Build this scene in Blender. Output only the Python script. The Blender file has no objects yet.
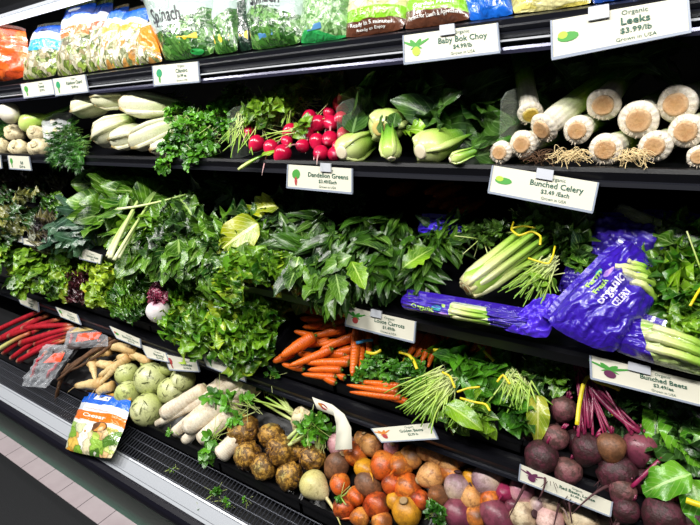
import bpy, math, random
import numpy as np
from mathutils import Vector, Matrix, noise as mnoise

# ------------------------------------------------------------------ camera, world, lights, exposure
CAM = np.array((0.0, 0.0, 1.5)); F = 520.0
ax = np.array((770.0, -119.0, 520.0)); ax /= np.linalg.norm(ax)          # world X in camera axes
ay = np.array((387.0, 232.0, -520.0)); ay -= ax * ay.dot(ax); ay /= np.linalg.norm(ay)
az = np.cross(ax, ay)
R = np.array((ax, ay, az))                                              # camera axes -> world
sc = bpy.context.scene
cd = bpy.data.cameras.new('camera'); cam = bpy.data.objects.new('camera', cd)
sc.collection.objects.link(cam); sc.camera = cam
cd.sensor_width = 36; cd.lens = F / 700 * 36; cd.clip_start = .05; cd.clip_end = 60
cam.matrix_world = Matrix([[*R[0], CAM[0]], [*R[1], CAM[1]], [*R[2], CAM[2]], [0, 0, 0, 1]])
sc.view_settings.view_transform = 'Standard'; sc.view_settings.look = 'None'
sc.view_settings.gamma = 1; sc.view_settings.use_curve_mapping = False
sc.view_settings.exposure = 0.22
w = bpy.data.worlds.new('world'); sc.world = w; w.use_nodes = True
w.node_tree.nodes['Background'].inputs[0].default_value = (.80, .88, 1, 1)
w.node_tree.nodes['Background'].inputs[1].default_value = 0.04

def area(name, loc, target, sx, sy, power, col):
    l = bpy.data.lights.new(name, 'AREA'); l.shape = 'RECTANGLE'; l.size = sx; l.size_y = sy
    l.energy = power; l.color = col
    o = bpy.data.objects.new(name, l); sc.collection.objects.link(o); o.location = loc
    o.rotation_euler = (Vector(target) - Vector(loc)).to_track_quat('-Z', 'Y').to_euler()
    return o
# the long canopy lamp of the case, and the store's ceiling lamps along the aisle
area('canopy_lamp', (-1.6, .40, 2.45), (-1.6, .86, 1.0), 5.6, .08, 14, (1, .985, .95))
for x, pw in ((-3.3, 36), (-2.1, 33), (-1.0, 30), (.0, 28), (1.0, 22)):
    area('aisle_ceiling_lamp', (x, -.35, 2.95), (x - .1, .9, 1.0), .5, .16, pw, (1, .98, .93))

# ------------------------------------------------------------------ unprojection on to real surfaces
def ray(px, py):
    return R @ np.array((px - 350.0, 262.5 - py, -F))
def PY(px, py, Y):
    d = ray(px, py); return CAM + d * (Y / d[1])
def PP(px, py, pl, lift=0.0):
    (y0, z0), (y1, z1) = pl
    s = (z1 - z0) / (y1 - y0); d = ray(px, py)
    # z = z0 + s (y-y0)
    t = (z0 + lift - CAM[2] - s * y0) / (d[2] - s * d[1])
    return CAM + d * t
def mpp(p):                                                             # metres per pixel at p
    return float((R.T @ (p - CAM))[2]) / -F
DK = ((.70, .575), (.85, .705)); T4 = ((.835, .815), (1.06, .925))
S3 = ((.885, 1.035), (1.15, 1.17)); S2 = ((.968, 1.322), (1.09, 1.42))

# ------------------------------------------------------------------ scene helpers
def thing(name, label, cat, loc, group=None):
    o = bpy.data.objects.new(name, None); sc.collection.objects.link(o)
    o.empty_display_size = .02
    o.location = [float(c) for c in loc]; o['label'] = label; o['category'] = cat
    if group: o['group'] = group
    return o
def tag(o, label, cat, group=None):
    o['label'] = label; o['category'] = cat
    if group: o['group'] = group
    return o
def keep_in(V, tier):
    """leaves rest on the shelf they lie on and stop at the one above"""
    y, z = V[:, 1], V[:, 2]
    if tier == 's3': lo = np.where(y > .853, .9985 + .178 * np.maximum(0, y - .865) + .002, -9); hi = np.where(y > .930, 1.274, 9)
    elif tier == 't4': lo = np.where(y > .819, np.where(y > .836, .772 + .315 * (y - .826), .8035), -9); hi = np.where(y > .852, .968, 9)
    elif tier == 's2': lo = np.where(y > .932, 1.309, -9); hi = np.where(y > .976, 1.496, 9)
    V[:, 2] = np.minimum(np.maximum(z, lo), hi)
TIER = {}
class MB:
    def __init__(s): s.v = []; s.f = []; s.uv = []; s.m = []; s.n = 0
    def add(s, v, f, uv=None, m=0):
        v = np.asarray(v, float).reshape(-1, 3)
        s.v.append(v); n = s.n
        s.f += [tuple(i + n for i in q) for q in f]
        s.uv.append(np.zeros((len(v), 2)) if uv is None else np.asarray(uv, float).reshape(-1, 2))
        s.m += [m] * len(f); s.n += len(v)
    def build(s, name, mats, parent=None, smooth=True, loc=None, bevel=0, pl=None):
        if not isinstance(mats, (list, tuple)): mats = [mats]
        V = np.vstack(s.v); off = np.zeros(3)
        if pl is not None and id(pl) in TIER: keep_in(V, TIER[id(pl)])
        if parent is not None:
            q = parent
            while q is not None: off = off + np.array(q.location); q = q.parent
        elif loc is not None: off = np.array(loc, float)
        V = V - off
        me = bpy.data.meshes.new(name); me.from_pydata(V.tolist(), [], s.f)
        for m in mats: me.materials.append(m)
        me.polygons.foreach_set('material_index', s.m)
        me.polygons.foreach_set('use_smooth', [smooth] * len(s.f))
        UV = np.vstack(s.uv); l = me.uv_layers.new(name='UVMap')
        vi = np.empty(len(me.loops), int); me.loops.foreach_get('vertex_index', vi)
        l.data.foreach_set('uv', UV[vi].ravel())
        me.update()
        o = bpy.data.objects.new(name, me); sc.collection.objects.link(o)
        if parent is not None: o.parent = parent
        elif loc is not None: o.location = [float(c) for c in loc]
        if bevel:
            b = o.modifiers.new('bevel', 'BEVEL'); b.width = bevel; b.segments = 2; b.limit_method = 'ANGLE'
        return o
def nrm(a):
    a = np.asarray(a, float); return a / (np.linalg.norm(a) + 1e-12)
def frame(d):
    d = nrm(d); a = np.array((0, 0, 1.0)) if abs(d[2]) < .9 else np.array((1.0, 0, 0))
    x = nrm(np.cross(a, d)); return x, np.cross(d, x), d
def box(mb, x0, x1, y0, y1, z0, z1, m=0):
    v = [(x, y, z) for z in (z0, z1) for y in (y0, y1) for x in (x0, x1)]
    mb.add(v, [(0, 2, 3, 1), (4, 5, 7, 6), (0, 1, 5, 4), (2, 6, 7, 3), (0, 4, 6, 2), (1, 3, 7, 5)], None, m)
def prism(mb, x0, x1, prof, m=0):                                       # a y,z outline swept along X
    n = len(prof); v = [(x0, y, z) for y, z in prof] + [(x1, y, z) for y, z in prof]
    f = [(i, (i + 1) % n, n + (i + 1) % n, n + i) for i in range(n)]
    f += [tuple(range(n - 1, -1, -1)), tuple(range(n, 2 * n))]
    mb.add(v, f, None, m)
def tube(mb, pts, rad, ns=8, m=0, cap=True, flat=1.0, uvv=None, lump=0, seed=0):
    P = np.asarray(pts, float); n = len(P)
    if np.isscalar(rad): rad = [rad] * n
    T = np.gradient(P, axis=0); x, y, _ = frame(T[0]); V = []; UV = []
    for i in range(n):
        t = nrm(T[i]); x = nrm(x - t * x.dot(t)); y = np.cross(t, x)
        for k in range(ns):
            a = 2 * math.pi * k / ns
            r = rad[i]
            if lump: r *= 1 + lump * mnoise.noise(Vector((math.cos(a) * 1.3 + seed, math.sin(a) * 1.3, i * .7 + seed * 3)))
            V.append(P[i] + x * r * math.cos(a) + y * r * math.sin(a) * flat)
            UV.append((k / ns, (i / (n - 1)) if uvv is None else uvv[i]))
    f = [(i * ns + k, i * ns + (k + 1) % ns, (i + 1) * ns + (k + 1) % ns, (i + 1) * ns + k) for i in range(n - 1) for k in range(ns)]
    if cap: f += [tuple(range(ns - 1, -1, -1)), tuple((n - 1) * ns + k for k in range(ns))]
    mb.add(V, f, UV, m)
def bez(a, b, c, n=8):
    a, b, c = (np.asarray(q, float) for q in (a, b, c))
    return [(1 - t) ** 2 * a + 2 * t * (1 - t) * b + t * t * c for t in np.linspace(0, 1, n)]
def revolve(mb, c, axis, prof, ns=20, lump=.04, ls=1.5, seed=0, m=0, squash=1.0):
    """prof: (distance along axis, radius) list; v runs 0..1 along it"""
    c = np.asarray(c, float); x, y, d = frame(axis); V = []; UV = []; n = len(prof)
    rm = max(r for _, r in prof)
    for i, (h, r) in enumerate(prof):
        for k in range(ns):
            a = 2 * math.pi * k / ns; q = x * math.cos(a) + y * math.sin(a) * squash
            s = 1 + lump * (mnoise.noise(Vector((q * r + d * h) / rm * ls) + Vector((seed * 7.3, seed * 3.1, seed * 1.7)))
                  + .5 * mnoise.noise(Vector((q * r + d * h) / rm * ls * 2.7) + Vector((seed * 2.3, seed, -seed))))
            V.append(c + d * h * (1 + lump * .3 * math.sin(seed + 1)) + q * r * s); UV.append((k / ns, i / (n - 1)))
    f = [(i * ns + k, i * ns + (k + 1) % ns, (i + 1) * ns + (k + 1) % ns, (i + 1) * ns + k) for i in range(n - 1) for k in range(ns)]
    f += [tuple(range(ns - 1, -1, -1)), tuple((n - 1) * ns + k for k in range(ns))]
    mb.add(V, f, UV, m)
def ball_prof(r, tip=.35, crown=.1, n=13, el=1.0):
    """from the root tip (v=0) to the crown (v=1)"""
    out = []
    for i in range(n):
        a = math.pi * i / (n - 1); h = -math.cos(a) * r * el; q = math.sin(a) * r
        if a < math.pi / 2: h -= r * tip * (math.cos(a)) ** 4; 
        else: h -= crown * r * (-math.cos(a)) ** 8
        out.append((h, max(q, .04 * r)))
    return out

# ------------------------------------------------------------------ materials
def rgb(h):
    h = h.lstrip('#'); c = [int(h[i:i + 2], 16) / 255 for i in (0, 2, 4)]
    return tuple(((v / 12.92) if v <= .04045 else ((v + .055) / 1.055) ** 2.4) for v in c) + (1,)
class NT:
    def __init__(s, name):
        s.mat = bpy.data.materials.new(name); s.mat.use_nodes = True; s.t = s.mat.node_tree
        s.b = s.t.nodes['Principled BSDF']; s.out = s.t.nodes['Material Output']
    def n(s, typ, **kw):
        o = s.t.nodes.new('ShaderNode' + typ)
        for k, v in kw.items():
            if k.startswith('i'): 
                key = k[1:]; key = int(key) if key.isdigit() else key.replace('_', ' ')
                if hasattr(v, 'is_linked'): s.t.links.new(v, o.inputs[key])
                else: o.inputs[key].default_value = v
            else: setattr(o, k, v)
        return o
    def L(s, a, b): s.t.links.new(a, b)
    def math(s, op, a, b=0.0, c=None):
        kw = dict(operation=op, i0=a, i1=b)
        if c is not None: kw['i2'] = c
        return s.n('Math', **kw).outputs[0]
    def mix(s, f, a, b, blend='MIX'):
        o = s.n('Mix', data_type='RGBA', blend_type=blend)
        for k, v in ((0, f), (6, a), (7, b)):
            if hasattr(v, 'is_linked'): s.t.links.new(v, o.inputs[k])
            else: o.inputs[k].default_value = v
        return o.outputs[2]
    def ramp(s, f, stops, const=False):
        o = s.n('ValToRGB'); o.color_ramp.interpolation = 'CONSTANT' if const else 'LINEAR'
        e = o.color_ramp.elements
        while len(e) < len(stops): e.new(.5)
        for q, (p, c) in zip(e, stops): q.position = p; q.color = rgb(c) if isinstance(c, str) else c
        s.L(f, o.inputs[0]); return o.outputs[0]
    def pos(s): return s.n('NewGeometry').outputs['Position']
    def noise(s, scale, detail=3, vec=None, rough=.55, dist=0.0):
        return s.n('TexNoise', iVector=vec if vec is not None else s.pos(), iScale=scale, iDetail=detail, iRoughness=rough, iDistortion=dist).outputs[0]
    def uv(s):
        o = s.n('SeparateXYZ', i0=s.n('UVMap').outputs[0]); return o.outputs[0], o.outputs[1]
    def bump(s, h, strength, dist=.002):
        s.L(s.n('Bump', iStrength=strength, iDistance=dist, iHeight=h).outputs[0], s.b.inputs['Normal'])
_mc = {}
def flat(name, col, rough=.5, metal=0, bump=0, bs=200, spec=.5, var=0):
    if name in _mc: return _mc[name]
    t = NT(name); c = rgb(col); t.b.inputs['Base Color'].default_value = c
    t.b.inputs['Roughness'].default_value = rough; t.b.inputs['Metallic'].default_value = metal
    t.b.inputs['Specular IOR Level'].default_value = spec
    if var:
        d = tuple(v * (1 - var) for v in c[:3]) + (1,)
        t.L(t.mix(t.noise(bs * .3, 4), d, c), t.b.inputs['Base Color'])
    if bump: t.bump(t.noise(bs), bump)
    _mc[name] = t.mat; return t.mat
def veg(name, stops, dirt=None, damt=.3, dscale=60, jit=.1, rough=.45, bump=.3, bscale=120, rings=0, sss=.0, stripes=0, spec=.5, dthr=.55):
    """skin of a root or bulb: colours along its length, blotches of dirt, rings or ribs of relief"""
    if name in _mc: return _mc[name]
    t = NT(name); u, v = t.uv(); p = t.pos()
    n1 = t.noise(35, 4, p)
    vv = t.math('ADD', v, t.math('MULTIPLY', t.math('SUBTRACT', n1, .5), jit * 2))
    col = t.ramp(vv, stops)
    if stripes:
        s_ = t.math('SINE', t.math('MULTIPLY', t.math('ADD', u, t.math('MULTIPLY', n1, .03)), 6.2832 * stripes))
        col = t.mix(t.math('MULTIPLY', t.math('ADD', s_, 1), .16), col, (.78, .82, .62, 1), 'MULTIPLY')
    n3 = t.noise(18, 2, p)
    col = t.mix(t.math('MULTIPLY', n3, .55), col, (.62, .58, .52, 1), 'MULTIPLY')
    if dirt:
        n2 = t.noise(dscale, 6, p, .7)
        k = t.n('MapRange', i0=n2, i1=dthr - .06, i2=dthr + .02, i3=0.0, i4=damt).outputs[0]
        col = t.mix(k, col, rgb(dirt))
    n4 = t.noise(260, 5, p, .75); col = t.mix(t.n('MapRange', i0=n4, i1=.42, i2=.62, i3=0.0, i4=.35 if dirt else .12).outputs[0], col, (.45, .38, .32, 1), 'MULTIPLY')
    t.L(col, t.b.inputs['Base Color']); t.L(t.n('MapRange', i0=n4, i1=.3, i2=.7, i3=rough * .7, i4=min(1, rough * 1.3)).outputs[0], t.b.inputs['Roughness'])
    t.b.inputs['Specular IOR Level'].default_value = spec
    if sss:
        t.b.inputs['Subsurface Weight'].default_value = sss; t.b.inputs['Subsurface Scale'].default_value = .008
        t.b.inputs['Subsurface Radius'].default_value = (1, .8, .4)
    h = t.noise(bscale, 5, p, .65)
    if rings:
        rr = t.math('SINE', t.math('MULTIPLY', t.math('ADD', v, t.math('MULTIPLY', n1, .06)), 6.2832 * rings))
        h = t.math('ADD', h, t.math('MULTIPLY', rr, .35))
    if stripes: h = t.math('ADD', h, t.math('MULTIPLY', s_, .4))
    t.bump(h, bump, .003)
    _mc[name] = t.mat; return t.mat
def leafm(name, dark, light, vein, rough=.35, vs=7, vamt=.6, trans=.14, bump=.7):
    if name in _mc: return _mc[name]
    t = NT(name); u, v = t.uv(); p = t.pos()
    au = t.math('ABSOLUTE', t.math('SUBTRACT', t.math('MULTIPLY', u, 2), 1))
    mid = t.math('LESS_THAN', au, t.math('SUBTRACT', .12, t.math('MULTIPLY', v, .08)))
    fr = t.math('FRACT', t.math('MULTIPLY', t.math('SUBTRACT', v, t.math('MULTIPLY', au, .4)), vs))
    side = t.math('MULTIPLY', t.math('LESS_THAN', fr, .14), .55)
    mask = t.math('MULTIPLY', t.math('MAXIMUM', mid, side), vamt)
    n1 = t.n('MapRange', i0=t.noise(16, 3, p), i1=.38, i2=.62).outputs[0]
    dk, lt = rgb(dark), rgb(light)
    if lt[1] > lt[0] * 1.1: lt = (min(1, lt[0] * 1.3 + .01), lt[1] * 1.05, lt[2] * .6, 1); dk = (dk[0] * 1.2, dk[1], dk[2] * .6, 1)
    col = t.mix(n1, dk, lt)
    n2 = t.noise(110, 3, p); col = t.mix(t.math('MULTIPLY', n2, .5), col, (.4, .5, .35, 1), 'MULTIPLY')
    col = t.mix(mask, col, rgb(vein))
    t.L(col, t.b.inputs['Base Color']); t.b.inputs['Roughness'].default_value = rough * .9; t.b.inputs['Specular IOR Level'].default_value = .7
    h = t.math('ADD', t.math('MULTIPLY', mask, -.8), t.noise(90, 3, p)); t.bump(h, bump, .002)
    tr = t.n('BsdfTranslucent'); t.L(col, tr.inputs[0])
    mx = t.n('MixShader', i0=trans); t.L(t.b.outputs[0], mx.inputs[1]); t.L(tr.outputs[0], mx.inputs[2])
    t.L(mx.outputs[0], t.out.inputs[0])
    _mc[name] = t.mat; return t.mat
def plastic(name, alpha=.25, tint='#eef2f5'):
    if name in _mc: return _mc[name]
    t = NT(name); t.b.inputs['Base Color'].default_value = rgb(tint); t.b.inputs['Roughness'].default_value = .12
    n = t.noise(60, 3, None, .6, 1.2)
    t.bump(n, .8, .006)
    lw = t.n('LayerWeight', iBlend=.35).outputs[1]
    a = t.math('ADD', alpha * .6, t.math('MULTIPLY', lw, alpha * 1.4))
    cr = t.math('MULTIPLY', t.math('GREATER_THAN', t.noise(38, 5, None, .6, 2.0), .60), .32)  # painted highlights: noise patches of denser pale film imitate glints on creases
    a = t.math('MAXIMUM', a, cr) if alpha > .2 else a
    tp = t.n('BsdfTransparent'); mx = t.n('MixShader', i0=a)
    t.L(tp.outputs[0], mx.inputs[1]); t.L(t.b.outputs[0], mx.inputs[2]); t.L(mx.outputs[0], t.out.inputs[0])
    _mc[name] = t.mat; return t.mat
def bagm(name, bands, contents=None, win=(0, 0), cs=45, slant=0, wav=.03, stretch=(1, 1), vertical=False, rough=.22, diag=None):
    """printed film: bands across the bag, with a clear window showing the contents"""
    t = NT(name); u, v = t.uv(); p = t.pos()
    a, b_ = (u, v) if not vertical else (v, u)
    q = t.math('ADD', b_, t.math('MULTIPLY', t.math('SUBTRACT', a, .5), slant))
    q = t.math('ADD', q, t.math('MULTIPLY', t.math('SINE', t.math('MULTIPLY', a, 5.0)), wav))
    q = t.math('ADD', q, t.math('MULTIPLY', t.math('SUBTRACT', t.noise(25, 2, p), .5), .05))
    col = t.ramp(q, bands, True)
    if contents:
        uvv = t.n('CombineXYZ', iX=t.math('MULTIPLY', u, stretch[0]), iY=t.math('MULTIPLY', v, stretch[1])).outputs[0]
        nz = t.n('TexNoise', iVector=uvv, iScale=6.0, iDetail=2.0).outputs[1]
        dv = t.mix(.22, uvv, nz)
        vo = t.n('TexVoronoi', iVector=dv, iScale=float(cs) / 5)
        cc = t.ramp(t.n('SeparateColor', i0=vo.outputs['Color']).outputs[0], contents)
        edge = t.n('TexVoronoi', feature='DISTANCE_TO_EDGE', iVector=dv, iScale=float(cs) / 5).outputs[0]
        ed = t.n('MapRange', i0=edge, i1=0.0, i2=.12, i3=.55, i4=0.0).outputs[0]
        cc = t.mix(ed, cc, tuple(x * .25 for x in rgb(contents[0][1])[:3]) + (1,))
        inw = t.math('MULTIPLY', t.math('GREATER_THAN', q, win[0]), t.math('LESS_THAN', q, win[1]))
        col = t.mix(inw, col, cc)
    t.L(col, t.b.inputs['Base Color']); t.b.inputs['Roughness'].default_value = rough
    t.b.inputs['Coat Weight'].default_value = .6; t.b.inputs['Coat Roughness'].default_value = .08
    t.bump(t.noise(42, 4, p, .5, 1.5), .7, .007)
    return t.mat
# ------------------------------------------------------------------ leaves
class ST:
    def __init__(s, nu=4, nv=7, wp=.8, tip=1.0, amp=.05, freq=3, fold=.15, curl=.8, p=2, lobes=0, rf=0):
        s.__dict__.update(locals())
BROAD = ST(6, 9, .72, .95, .08, 2.0, .22, .95)
SPIN = ST(4, 6, .8, 1, .05, 1.6, .3, .8)
LETT = ST(8, 14, .62, .3, .17, 3.2, .35, .8, 1.8)
CURL = ST(8, 16, .66, .3, .27, 5.0, .3, .9, 1.4)
LANCE = ST(2, 9, .9, 1, .10, 2.5, .4, 1.0, 1, lobes=.2)
PARS = ST(2, 3, .55, .4, .12, 1, .2, .5, lobes=.0)
DINO = ST(4, 8, .8, .7, .10, 5, -.35, .9)
def leaf(mb, p, d, up, L, W, st, rnd, m=0, curl=None):
    d = nrm(d); side = np.cross(d, up)
    if np.linalg.norm(side) < 1e-3: side = np.cross(d, (1, .1, .2))
    side = nrm(side); n = np.cross(side, d)
    v = np.linspace(0, 1, st.nv + 1); u = np.linspace(-1, 1, st.nu + 1)
    th = (st.curl if curl is None else curl) * rnd.uniform(.5, 1.4) * v
    ds = L / st.nv
    xc = np.concatenate([[0], np.cumsum(np.cos(th[:-1]) * ds)]); zc = -np.concatenate([[0], np.cumsum(np.sin(th[:-1]) * ds)])
    vv = np.clip(v, 0, 1)
    w = np.sin(np.pi * np.clip(vv ** (st.wp * (1.25 if st.tip < .9 else 1)), 0, 1)) ** (.8 if st.tip >= 1 else .62 if st.tip > .9 else .55)
    w = np.maximum(w, .05)
    if st.tip < .9: w[-1] = max(w[-1], .35)
    if st.lobes: w = w * (1 + st.lobes * np.where(np.arange(len(v)) % 2 == 0, 1, -1) * (v > .15) * (v < .95))
    w = w * W / 2
    ph, ph2 = rnd.uniform(0, 6.28), rnd.uniform(0, 6.28)
    U, V = np.meshgrid(u, v); Wg = w[:, None] * np.ones_like(U); au = np.abs(U)
    ruf = st.amp * W * au ** st.p * np.sin(st.freq * 6.283 * V + np.where(U > 0, ph, ph2) + U * 2.0)
    if st.amp > .15: ruf += .35 * st.amp * W * au * np.sin(st.freq * 9 * V + ph2 * 3 + U * 5)
    cup = st.fold * au * Wg
    X = xc[:, None] + (.4 * ruf if st.amp > .15 else 0) + st.amp * .3 * W * au * np.sin(9 * V + ph)
    Z = zc[:, None] + cup + ruf
    P = np.asarray(p)[None, None, :] + X[..., None] * d + Z[..., None] * n + (U * Wg)[..., None] * side
    nu = st.nu + 1
    f = [(i * nu + j, i * nu + j + 1, (i + 1) * nu + j + 1, (i + 1) * nu + j) for i in range(st.nv) for j in range(st.nu)]
    mb.add(P.reshape(-1, 3), f, np.stack([(U + 1) / 2, V], -1).reshape(-1, 2), m)
def rv(r): return np.array([r.gauss(0, 1) for _ in range(3)])
def bush(mb, C, rad, n, L, W, st, flow, rnd, out=.8, rndm=.35, inner=.55, m=0, front=True, stalk=None, sm=0, srad=.0015, nm=1):
    """a cushion of leaves round C; flow is the way they lie, out how much they point outward"""
    C = np.asarray(C, float); rad = np.asarray(rad, float) * np.ones(3); flow = np.asarray(flow, float)
    for i in range(n):
        while True:
            q = nrm(rv(rnd))
            if not front or (q[2] > -.55 and q[1] < .45): break
        k = inner + (1 - inner) * rnd.random() * .8
        s = C + q * rad * k
        d = nrm(flow + q * out + rv(rnd) * rndm)
        l = L * rnd.uniform(.7, 1.2)
        up = nrm(q + np.array((0, -.35, .5)))
        s0 = s - d * l * .35
        leaf(mb, s0, d, up, l, W * rnd.uniform(.75, 1.15), st, rnd, m + (rnd.randrange(nm) if nm > 1 else 0))
        if stalk is not None and rnd.random() < .5:
            tube(stalk, [s0 - d * l * .5, s0, s0 + d * l * .15], [srad, srad, srad * .6], 4, sm, cap=False)
def parsley(mb, C, rad, n, size, flow, rnd, stalk=None, srad=.0009, st=PARS, trip=3, spread=.9, wf=1.0):
    C = np.asarray(C, float); rad = np.asarray(rad, float) * np.ones(3)
    for i in range(n):
        while True:
            q = nrm(rv(rnd))
            if q[2] > -.7 and q[1] < .5: break
        s = C + q * rad * rnd.uniform(.5, 1.05)
        d = nrm(np.asarray(flow, float) + q * .9 + rv(rnd) * .35); up = nrm(q + np.array((0, -.5, .5)) + rv(rnd) * .3)
        sd = nrm(np.cross(d, up))
        for k in range(trip):
            a = (k - (trip - 1) / 2) * spread
            dd = d * math.cos(a) + sd * math.sin(a)
            leaf(mb, s, dd, up, size * rnd.uniform(.7, 1.2), size * rnd.uniform(.6, .85) * wf, st, rnd)
        if stalk is not None:
            tube(stalk, [s - d * size * 3, s - d * size * 1.2 + rv(rnd) * .002, s], [srad, srad, srad * .7], 3, cap=False)

# ------------------------------------------------------------------ film bags, writing, price cards
def quad_surf(BL, BR, TR, TL, thick, rnd=None, crinkle=.0, pinch=.25, rc=.0):
    BL, BR, TR, TL = (np.asarray(q, float) for q in (BL, BR, TR, TL))
    n = nrm(np.cross(BR - BL, TL - BL)); n = n if n.dot(CAM - BL) > 0 else -n
    sd = rnd.uniform(0, 50) if rnd else 0
    W = np.linalg.norm(BR - BL)
    def S(u, v, side=1, off=0.0):
        e_ = rc * abs(2 * v - 1) ** 4; g_ = rc * abs(2 * u - 1) ** 4; u0, v0 = u, v; uu = .5 + (u - .5) * (1 - e_); v_ = .5 + (v - .5) * (1 - g_); c = (1 - uu) * (1 - v_) * BL + uu * (1 - v_) * BR + uu * v_ * TR + (1 - uu) * v_ * TL
        e = max(0, 1 - abs(2 * u - 1) ** 2.6) ** .7 * max(0, 1 - abs(2 * v - 1) ** 3.2) ** .6
        pk = (u - .5) * pinch * .12 * math.sin(math.pi * v)
        q = c + (BR - BL) * pk
        cr = crinkle * (mnoise.noise(Vector((u * 5 + sd, v * 6, sd))) + .6 * mnoise.noise(Vector((u * 12 + sd, v * 14, sd + 9)))) * min(1, e * 1.5 + .25)
        return q + n * (side * thick * .5 * e + cr + off)
    S.n = n; return S
def pillow(mb, S, N=22, m=0, M=None):
    M = M or N
    for side in (1, -1):
        V = []; UV = []
        for j in range(M + 1):
            for i in range(N + 1):
                V.append(S(i / N, j / M, side, side * .0003)); UV.append((i / N, j / M))
        f = [(j * (N + 1) + i, j * (N + 1) + i + 1, (j + 1) * (N + 1) + i + 1, (j + 1) * (N + 1) + i) for j in range(M) for i in range(N)]
        if side < 0: f = [q[::-1] for q in f]
        mb.add(V, f, UV, m)
_tc = {}
def text_geo(s, bold=0.0):
    if (s, bold) in _tc: return _tc[(s, bold)]
    c = bpy.data.curves.new('t', 'FONT'); c.body = s; c.size = 1; c.offset = bold; c.resolution_u = 2
    o = bpy.data.objects.new('t', c); sc.collection.objects.link(o); bpy.context.view_layer.update()
    me = bpy.data.meshes.new_from_object(o.evaluated_get(bpy.context.evaluated_depsgraph_get()))
    V = np.array([v.co[:2] for v in me.vertices]).reshape(-1, 2); f = [tuple(p.vertices) for p in me.polygons]
    bpy.data.objects.remove(o); bpy.data.curves.remove(c); bpy.data.meshes.remove(me)
    if len(V): V[:, 0] -= (V[:, 0].min() + V[:, 0].max()) / 2
    _tc[(s, bold)] = (V, f); return V, f
def put_text(mb, S, s, uc, vc, h, wid=None, W=1.0, H=1.0, cond=1.0, rot=0, off=.0012, m=0, bold=0.0):
    """letters of height h (share of the surface height) centred at uc, vc"""
    V, f = text_geo(s, bold)
    if not len(V): return
    k = h * H / .72; X = V[:, 0] * k * cond; Y = (V[:, 1] - .35) * k
    if wid is not None:
        cur = X.max() - X.min(); X = X * (wid * W / cur)
    ca, sa = math.cos(rot), math.sin(rot)
    U = uc + (X * ca - Y * sa) / W; Vv = vc + (X * sa + Y * ca) / H
    P = [S(float(a), float(b), 1, off) for a, b in zip(U, Vv)]
    mb.add(P, f, None, m)
def patch(mb, S, pts, off=.001, m=0):
    """a small printed shape given by u,v outline points (a fan about their middle)"""
    c = np.mean(np.array(pts), 0); P = [S(float(c[0]), float(c[1]), 1, off)] + [S(a, b, 1, off) for a, b in pts]
    n = len(pts); mb.add(P, [(0, 1 + i, 1 + (i + 1) % n) for i in range(n)], None, m)
def blob(uc, vc, a, b, n=12, rot=0, sq=0):
    return [(uc + a * math.cos(t) * math.cos(rot) - b * math.sin(t) * math.sin(rot), vc + a * math.cos(t) * math.sin(rot) + b * math.sin(t) * math.cos(rot)) for t in (2 * math.pi * i / n for i in range(n))]
INK = flat('green_ink', '#17503f', .6); INKB = flat('black_ink', '#15151a', .6); WHT = flat('white_print', '#f2f2ee', .5)
CARD = flat('card', '#cfccbc', .8); SLV = flat('sleeve_edge', '#8e96a6', .25); CLIPM = flat('clip_plastic', '#b9bcc4', .2)
ICG = flat('picture_green', '#3f8f35', .6); ICY = flat('picture_lime', '#a3bf3a', .6); ICR = flat('picture_red', '#a43a3a', .6)
ICP = flat('picture_purple', '#5c2348', .6); ICO = flat('picture_orange', '#c97a2d', .6); ICT = flat('picture_teal', '#1f8a5c', .6)
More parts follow.
